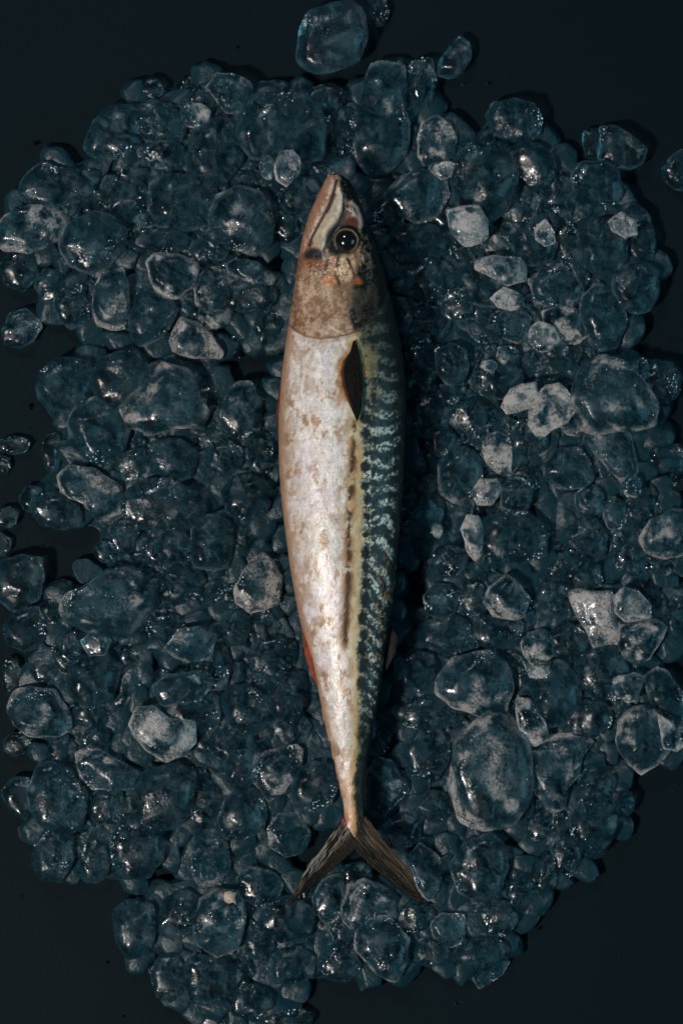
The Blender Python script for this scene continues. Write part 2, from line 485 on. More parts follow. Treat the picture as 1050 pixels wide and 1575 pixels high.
    # around the eye
    h = mix(h, (24, 20, 17), 0.95 * ell_mask(x, y, 526, 369, 25, 25, .22))
    h = mix(h, (26, 22, 20), 0.9 * np.exp(-(seg_dist(x, y, [(531, 318), (526, 335), (516, 352), (506, 372), (510, 390)]) / 4.5) ** 2))
    h = mix(h, (92, 48, 38), 0.9 * ell_mask(x, y, 541, 341, 12, 8, .4))
    h = mix(h, (206, 176, 170), 0.9 * np.exp(-(seg_dist(x, y, [(541, 312), (549, 320), (553, 334), (556, 346)]) / 3.3) ** 2))
    h = mix(h, (215, 200, 188), 0.85 * np.exp(-(seg_dist(x, y, [(534, 322), (541, 325), (544, 331)]) / 2.6) ** 2) * sstep(.4, .5, n3))
    h = mix(h, (34, 32, 36), 0.95 * ell_mask(x, y, 484 + 8 * (n2 - .5), 392, 14, 10, .4))
    h = mix(h, (176, 176, 184), 0.8 * ell_mask(x, y, 500, 393, 5, 8, .5) * sstep(.42, .55, n3))
    h = mix(h, (150, 84, 46), 0.9 * ell_mask(x, y, 482, 407, 16, 8, .6) * sstep(.36, .5, n3))
    h = mix(h, (206, 176, 142), 0.95 * ell_mask(x, y, 529, 413, 17, 21, .3))
    h = mix(h, (222, 170, 136), 0.9 * ell_mask(x, y, 510, 406, 6, 13, .4) * sstep(.34, .5, n3))
    h = mix(h, (204, 124, 66), 0.95 * ell_mask(x, y, 506, 429, 11, 9, .5) * sstep(.36, .48, n3))
    h = mix(h, (170, 92, 46), 0.95 * ell_mask(x, y, 549, 433, 9, 7, .5) * sstep(.36, .48, n3))
    h = mix(h, (208, 150, 118), 0.9 * np.exp(-(seg_dist(x, y, [(540, 396), (545, 406)]) / 2.0) ** 2))
    for pl in ([(520, 396), (518, 410)], [(534, 398), (541, 414), (545, 424)], [(516, 424), (522, 436)], [(505, 400), (500, 414)]):
        h = mix(h, (46, 32, 24), 0.85 * np.exp(-(seg_dist(x, y, pl) / 2.3) ** 2))
    h = mix(h, (70, 50, 38), 0.6 * ell_mask(x, y, 528, 418, 34, 26, .5) * sstep(.56, .66, n3))
    h = mix(h, (62, 44, 34), 0.6 * ell_mask(x, y, 492, 412, 24, 14, .5) * sstep(.55, .66, n2 * .5 + n3 * .5))
    # dark patch on the gill plate
    h = mix(h, (44, 42, 36), 0.8 * ell_mask(x, y, 560, 468, 24, 34, .5) * sstep(.36, .54, n2))
    h = mix(h, (92, 58, 40), 0.85 * np.exp(-(np.abs(seg_dist(x, y, GILL)) / 1.7) ** 2))
    h = mix(h, (224, 204, 188), 0.8 * np.exp(-(seg_dist(x, y, [(505, 500), (517, 508), (528, 514)]) / 0.9) ** 2))
    c = c * (1 - hd[..., None]) + h * hd[..., None]
    silver = silver * (1 - hd) + 0.12 * hd * (1 - dk)
    # just behind the gill edge
    c = mix(c, (120, 84, 60), 0.55 * (1 - hd) * np.exp(-np.maximum(0, y - gill_y(x)) / 3.0) * (x > 440))
    fr = np.exp(-(seg_dist(x, y, [(545, 530), (532, 548), (523, 565), (524, 590), (534, 615)]) / 7) ** 2)
    c = mix(c, (150, 96, 52), 0.75 * fr * sstep(.34, .52, n2) * (1 - hd))
    c = mix(c, (196, 120, 66), 0.6 * (1 - hd) * ell_mask(x, y, 562, 570, 5, 12, .5) * sstep(.4, .52, n3))
    c = mix(c, (26, 26, 21), 0.85 * sstep(1150, 1210, y) * sstep(-2, 4, x - back_x(y) - (n2 - .5) * 5))
    # bruise at the tail root
    c = mix(c, (158, 74, 82), 0.75 * ell_mask(x, y, 529, 1262, 7, 10, .5))
    c = mix(c, (176, 128, 82), 0.5 * sstep(1235, 1258, y) * sstep(.42, .58, n2) * (1 - isb))
    c = mix(c * np.array((1.03, 1.035, 1.03)), (120, 92, 70), .04 * belly * (1 - hd))
    return lin(np.clip(c, 4, 250)), silver


def relief(x, y):
    """raised and sunken features of the flank in pixels"""
    d = y - gill_y(x)
    hgt = 5.0 * np.exp(np.minimum(d, 0) / 40.0) * sstep(2.0, -1.0, d) * sstep(440, 456, x) * (1 - sstep(580, 600, x))
    hgt = hgt - 2.4 * np.exp(-((d - 3) / 3.0) ** 2) * sstep(445, 460, x) * (1 - sstep(575, 600, x))
    hgt = hgt - 1.5 * np.exp(-(seg_dist(x, y, JAW_DARK) / 2.0) ** 2) - 1.8 * np.exp(-(seg_dist(x, y, MAX_LOW) / 2.5) ** 2)
    hgt = hgt + 1.1 * poly_mask(x, y, MAXILLA, 4) + 0.5 * np.exp(-(seg_dist(x, y, JAW_LIGHT) / 3) ** 2)
    hgt = hgt - 0.8 * np.exp(-(seg_dist(x, y, PREOP) / 2.0) ** 2)
    hgt = hgt - 3.0 * ell_mask(x, y, 530, 369, 25, 25, .35) - 2.2 * ell_mask(x, y, 541, 341, 11, 8, .5)
    hgt = hgt + (fbm(x / 5, y / 5, seed=70, octaves=3) - .5) * 4.0 * ell_mask(x, y, 516, 412, 44, 30, .5)
    hgt = hgt + (fbm(x / 60, y / 90, seed=72, octaves=2) - .5) * 3.0 * sstep(540, 620, y)
    hgt = hgt + (fbm(x / 9, y / 14, seed=74, octaves=3) - .5) * 0.9
    return hgt


fish = bpy.data.objects.new('mackerel', None)
fish.location = P(525, 780, 0.02)
fish.empty_display_size = 0.02
col.objects.link(fish)
tag(fish, 'whole raw mackerel lying on its side on crushed ice, head at the top', 'fish')
fl = np.array(fish.location)

rows = np.concatenate([np.linspace(267, 275, 14), np.linspace(276.2, 530, 262), np.linspace(531.3, 1288, 500)])
ang = np.concatenate([np.linspace(0, math.pi, 150, endpoint=False), np.linspace(math.pi, 2 * math.pi, 46, endpoint=False)])
Y, A = np.meshgrid(rows, ang, indexing='ij')
Lr, Rr, Tr = edgeL(Y), edgeR(Y), thick(Y)
ca, sa = np.cos(A), np.sin(A)
X = (Lr + Rr) / 2 + (Rr - Lr) / 2 * np.sign(ca) * np.abs(ca) ** 0.95
Zs = Tr / 2 * np.sign(sa) * np.abs(sa) ** 0.95
upm = sstep(0.05, 0.35, sa)
Zs = Zs + relief(X, Y) * PX * upm * sstep(267, 280, Y)
Z = zmid(Y) + Zs
s_ = PX * (CAM_H - Z) / (CAM_H - REF_Z)
V = np.stack([(X - 525) * s_, (787.5 - Y) * s_, Z], -1).reshape(-1, 3) - fl
nr, na = Y.shape
idx = np.arange(nr * na).reshape(nr, na)
q = np.stack([idx[:-1], idx[1:], np.roll(idx, -1, 1)[1:], np.roll(idx, -1, 1)[:-1]], -1).reshape(-1, 4)
pc, sv = paint_fish(X.ravel(), Y.ravel())
nose = np.array([[0, 0, 0]]) + V[:na].mean(0)
body = mesh_obj('body', V, q, M_SKIN, fish, attrs={'silver': sv}, colors=pc)
# close both ends
bm = bmesh.new(); bm.from_mesh(body.data)
bmesh.ops.holes_fill(bm, edges=[e for e in bm.edges if e.is_boundary], sides=0)
for f in bm.faces:
    f.smooth = True
bmesh.ops.recalc_face_normals(bm, faces=bm.faces[:])
bm.to_mesh(body.data); bm.free()


# eye: shallow dome with iris ring and pupil
def dome(name, cx, cy_, r, z0, h, mat, parent, seg=40, rings=10, base=None, colors=None):
    vs, fs = [], []
    x0, y0, _ = P(cx, cy_, z0)
    rr = r * PX
    for i in range(rings):
        th = (i / (rings - 1)) * math.pi / 2
        for k in range(seg):
            a = 2 * math.pi * k / seg
            vs.append((x0 + rr * math.cos(th) * math.cos(a), y0 + rr * math.cos(th) * math.sin(a), z0 + h * math.sin(th)))
    for i in range(rings - 1):
        for k in range(seg):
            fs.append((i * seg + k, i * seg + (k + 1) % seg, (i + 1) * seg + (k + 1) % seg, (i + 1) * seg + k))
    fs.append(tuple(range(seg - 1, -1, -1)))
    return mesh_obj(name, np.array(vs) - fl, fs, mat, parent)


zE = float(fish_top(*EYE)) - 0.0024
M_IRIS = plain('gold_iris', (0.12, 0.078, 0.034), 0.5, 0.1)
M_PUPIL = plain('black_pupil', (0.004, 0.004, 0.005), 0.16, 0.7)
M_EYERIM = plain('dark_eye_rim', (0.02, 0.016, 0.012), 0.3, 0.4)
eye = dome('eye', EYE[0] - 1.5, EYE[1], 24.5, zE - 0.0015, 0.0036, M_EYERIM, fish)


def ring(name, cx, cy_, r0, r1, z0, h, mat, parent, seg=64):
    vs, fs = [], []
    x0, y0, _ = P(cx, cy_, z0)
    prof = [(r0, -0.6), (r0, 0.25), (r0 * .75 + r1 * .25, 0.85), (r0 * .45 + r1 * .55, 1.0), (r0 * .15 + r1 * .85, 0.6), (r1, -0.6)]
    for k in range(seg):
        a = 2 * math.pi * k / seg
        wob = 1 + 0.012 * math.sin(3 * a + 1) + 0.01 * math.sin(7 * a)
        for r, zz in prof:
            vs.append((x0 + r * PX * wob * math.cos(a), y0 + r * PX * wob * math.sin(a), z0 + h * zz))
    m = len(prof)
    for k in range(seg):
        for j in range(m):
            fs.append((k * m + j, ((k + 1) % seg) * m + j, ((k + 1) % seg) * m + (j + 1) % m, k * m + (j + 1) % m))
    return mesh_obj(name, np.array(vs) - fl, fs, mat, parent)


ring('iris', EYE[0], EYE[1], 15.7, 19.6, zE + 0.0016, 0.0009, M_IRIS, eye)
dome('pupil', EYE[0], EYE[1], 16.2, zE + 0.0010, 0.0034, M_PUPIL, eye)


# thin fins from a left and a right edge curve
def fin(name, left, right, zfun, color_fn, thickness, rays, parent, nu=60, nv=28, ray_h=0.00025, label=None, fray=0.0):
    left, right = np.array(left, float), np.array(right, float)

    def resample(p, n):
        d = np.concatenate([[0], np.cumsum(np.hypot(*np.diff(p, axis=0).T))])
        t = np.linspace(0, d[-1], n)
        return np.stack([np.interp(t, d, p[:, 0]), np.interp(t, d, p[:, 1])], -1)
    l, r = resample(left, nu), resample(right, nu)
    t = np.linspace(0, 1, nv)
    px = l[:, None, 0] * (1 - t) + r[:, None, 0] * t
    py = l[:, None, 1] * (1 - t) + r[:, None, 1] * t
    uu = np.broadcast_to(np.linspace(0, 1, nu)[:, None], px.shape)
    tt = np.broadcast_to(t[None, :], px.shape)
    if fray:
        px = px + fray * uu ** 1.5 * (fbm(tt * 9, uu * 0, seed=7, octaves=3) - .5)
        py = py + fray * uu ** 1.2 * 1.4 * (fbm(tt * 13, uu * 3, seed=9, octaves=3) - .5)
    z = zfun(px, py, uu, tt)
    rid = np.abs(np.sin(np.pi * rays * tt)) * ray_h
    edge = np.minimum(1, 6 * np.minimum(tt, 1 - tt)) ** .5
    out = []
    for sgn in (1, -1):
        zz = z + sgn * thickness / 2 * edge + (rid if sgn > 0 else 0)
        s = PX * (CAM_H - zz) / (CAM_H - REF_Z)
        out.append(np.stack([(px - 525) * s, (787.5 - py) * s, zz], -1).reshape(-1, 3))
    vv = np.concatenate(out) - fl
    g = np.arange(nu * nv).reshape(nu, nv)
    n = nu * nv
    quads = []
    a = np.stack([g[:-1, :-1], g[1:, :-1], g[1:, 1:], g[:-1, 1:]], -1).reshape(-1, 4)
    quads.append(a); quads.append(a[:, ::-1] + n)
    loop = np.concatenate([g[0, :], g[1:, -1], g[-1, -2::-1], g[-2:0:-1, 0]])
    nx = np.roll(loop, -1)
    quads.append(np.stack([loop, nx, nx + n, loop + n], -1))
    cc = color_fn(px.ravel(), py.ravel(), uu.ravel(), tt.ravel())
    o = mesh_obj(name, vv, np.concatenate(quads), M_FIN, parent, attrs={'silver': np.zeros(2 * n)}, colors=np.concatenate([cc, cc]))
    if label:
        o['label'] = label
    return o


def mixc(c, d, m):
    m = np.clip(m, 0, 1)[:, None]
    return c * (1 - m) + np.asarray(d, float) * m


def tail_left_col(x, y, u, t):
    n = fbm(t * 26 + fbm(x / 6, y / 6, seed=79), u * 11, seed=80, octaves=4); st = fbm(t * 22, u * 9, seed=81, octaves=3)
    c = np.broadcast_to(np.array((23., 19, 16)), (len(x), 3))
    c = mixc(c, (92, 82, 70), 0.85 * sstep(.5, .66, st) * (1 - sstep(.5, .72, t)))
    c = mixc(c, (196, 186, 172), 0.6 * sstep(.52, .62, n) * (1 - sstep(.40, .6, t)) * (1 - sstep(.6, 1, u) * .6))
    c = mixc(c, (34, 29, 24), 0.6 * sstep(.62, .85, t))
    c = mixc(c, (28, 22, 18), 0.7 * sstep(.85, 1, u))
    c = mixc(c, (150, 70, 72), 0.5 * (1 - sstep(.0, .08, u)) * (1 - sstep(.2, .5, t)))
    return lin(c)


def tail_right_col(x, y, u, t):
    st = fbm(t * 24, u * 8, seed=85, octaves=3)
    c = np.broadcast_to(np.array((24., 19, 14)), (len(x), 3))
    c = mixc(c, (62, 52, 42), 0.8 * sstep(.48, .62, st))
    c = mixc(c, (120, 112, 100), 0.6 * sstep(.60, .70, fbm(t * 40, u * 6, seed=88, octaves=3)) * (1 - sstep(.6, .95, u)))
    c = mixc(c, (96, 78, 58), 0.6 * np.exp(-((t - .90) / .035) ** 2))
    c = mixc(c, (24, 20, 17), 0.75 * sstep(.72, 1, u))
    c = mixc(c, (30, 26, 20), 0.6 * (1 - sstep(.05, .3, t)))
    return lin(c)


zt = lambda x, y, u, t: zmid(np.full_like(u, 1262.0)) + 0.0008 + 0.004 * u ** 2 * 0 - 0.010 * np.sin(np.pi * t) * u * (1 - u) + 0.0045 * u ** 2
tl = fin('tail_fin', [(527, 1256), (512, 1281), (488, 1315), (468, 1343), (459, 1356), (450, 1376), (446, 1387)],
         [(549, 1300), (540, 1312), (522, 1326), (506, 1342), (490, 1357), (468, 1376), (447, 1388)], zt, tail_left_col, 0.0012, 14, fish, nv=56, fray=14,
         label='silvery streaked lobe on the lit side, tapering to a frayed tip')
tr_ = fin('tail_fin', [(540, 1300), (552, 1314), (566, 1327), (587, 1347), (619, 1370), (636, 1380), (649, 1387)],
          [(562, 1254), (578, 1276), (597, 1299), (613, 1317), (629, 1337), (641, 1362), (650, 1386)], zt, tail_right_col, 0.0012, 14, fish, nv=56, fray=14,
          label='darker brown lobe on the shaded side with streaked rays')


def pect_col(x, y, u, t):
    st = fbm(t * 10, u * 4, seed=90, octaves=3)
    c = np.broadcast_to(np.array((9., 8, 7)), (len(x), 3))
    c = mixc(c, (26, 19, 12), 0.7 * sstep(.5, .66, st))
    c = mixc(c, (124, 80, 42), 0.85 * (1 - sstep(.0, .22, t)) * sstep(.1, .3, u) * (1 - sstep(.7, .9, u)))
    c = mixc(c, (74, 60, 36), 0.6 * sstep(.8, 1, t) * (1 - u))
    return lin(c)


fin('pectoral_fin', [(543, 524), (538, 542), (527, 556), (523, 572), (526, 594), (533, 614), (542, 632), (549, 647)],
    [(547, 524), (552, 540), (556, 560), (558, 585), (558.5, 608), (556.5, 628), (553.5, 640), (550, 647)],
    lambda x, y, u, t: fish_top(x, y) + 0.0012 + 0.0022 * u, pect_col, 0.0009, 9, fish, nv=36, ray_h=0.00012, fray=6)


def red_col(a, b):
    def f(x, y, u, t):
        return lin(mixc(np.broadcast_to(np.array(a, float), (len(x), 3)), b, sstep(.3, .7, fbm(x / 6, y / 8, seed=95))))
    return f


fin('anal_fin', [(463, 962), (465, 975), (467, 998), (472, 1020), (480, 1040), (487, 1054)], [(468, 962), (473, 978), (478, 1000), (484, 1020), (490, 1040), (494, 1054)],
    lambda x, y, u, t: 0.0345 + 0.002 * np.sin(np.pi * u), red_col((146, 66, 46), (112, 62, 48)), 0.0012, 4, fish, nv=12, label='short orange red fin low on the belly')
fin('pelvic_fin', [(430, 592), (427, 612), (425, 632), (424.5, 650), (426, 668)], [(436, 592), (434, 612), (433, 632), (432, 650), (430, 668)],
    lambda x, y, u, t: 0.0365 + 0 * u, red_col((92, 44, 34), (64, 36, 30)), 0.0010, 3, fish, nv=10, label='dark red sliver of fin on the belly edge')
fin('dorsal_fin', [(588, 960), (590, 985), (592, 1010), (590, 1030)], [(603, 966), (611, 978), (608, 1004), (595, 1030)],
    lambda x, y, u, t: 0.0325 + 0 * u, red_col((40, 35, 35), (26, 24, 24)), 0.0010, 5, fish, nv=14)
for yy in (1090, 1121, 1149, 1180, 1206):                       # finlets along the tail stalk
    for side in (0, 1):
        e = edgeR if side else edgeL
        s = 1 if side else -1
        b0, b1 = float(e(yy)), float(e(yy + 15))
        inn = [(b0 - s * 5, yy), (b1 - s * 5, yy + 17)]
        outp = [(b0 + s * 0.5, yy), (b1 + s * 1.6, yy + 11), (b1 + s * 0.5, yy + 19)]
        fin('finlet', outp if not side else inn, inn if not side else outp, lambda x, y, u, t: zmid(y) + 0.0006,
            red_col((178, 140, 108), (140, 104, 80)) if not side else red_col((44, 42, 34), (30, 30, 26)), 0.0008, 2, fish, nu=8, nv=6)

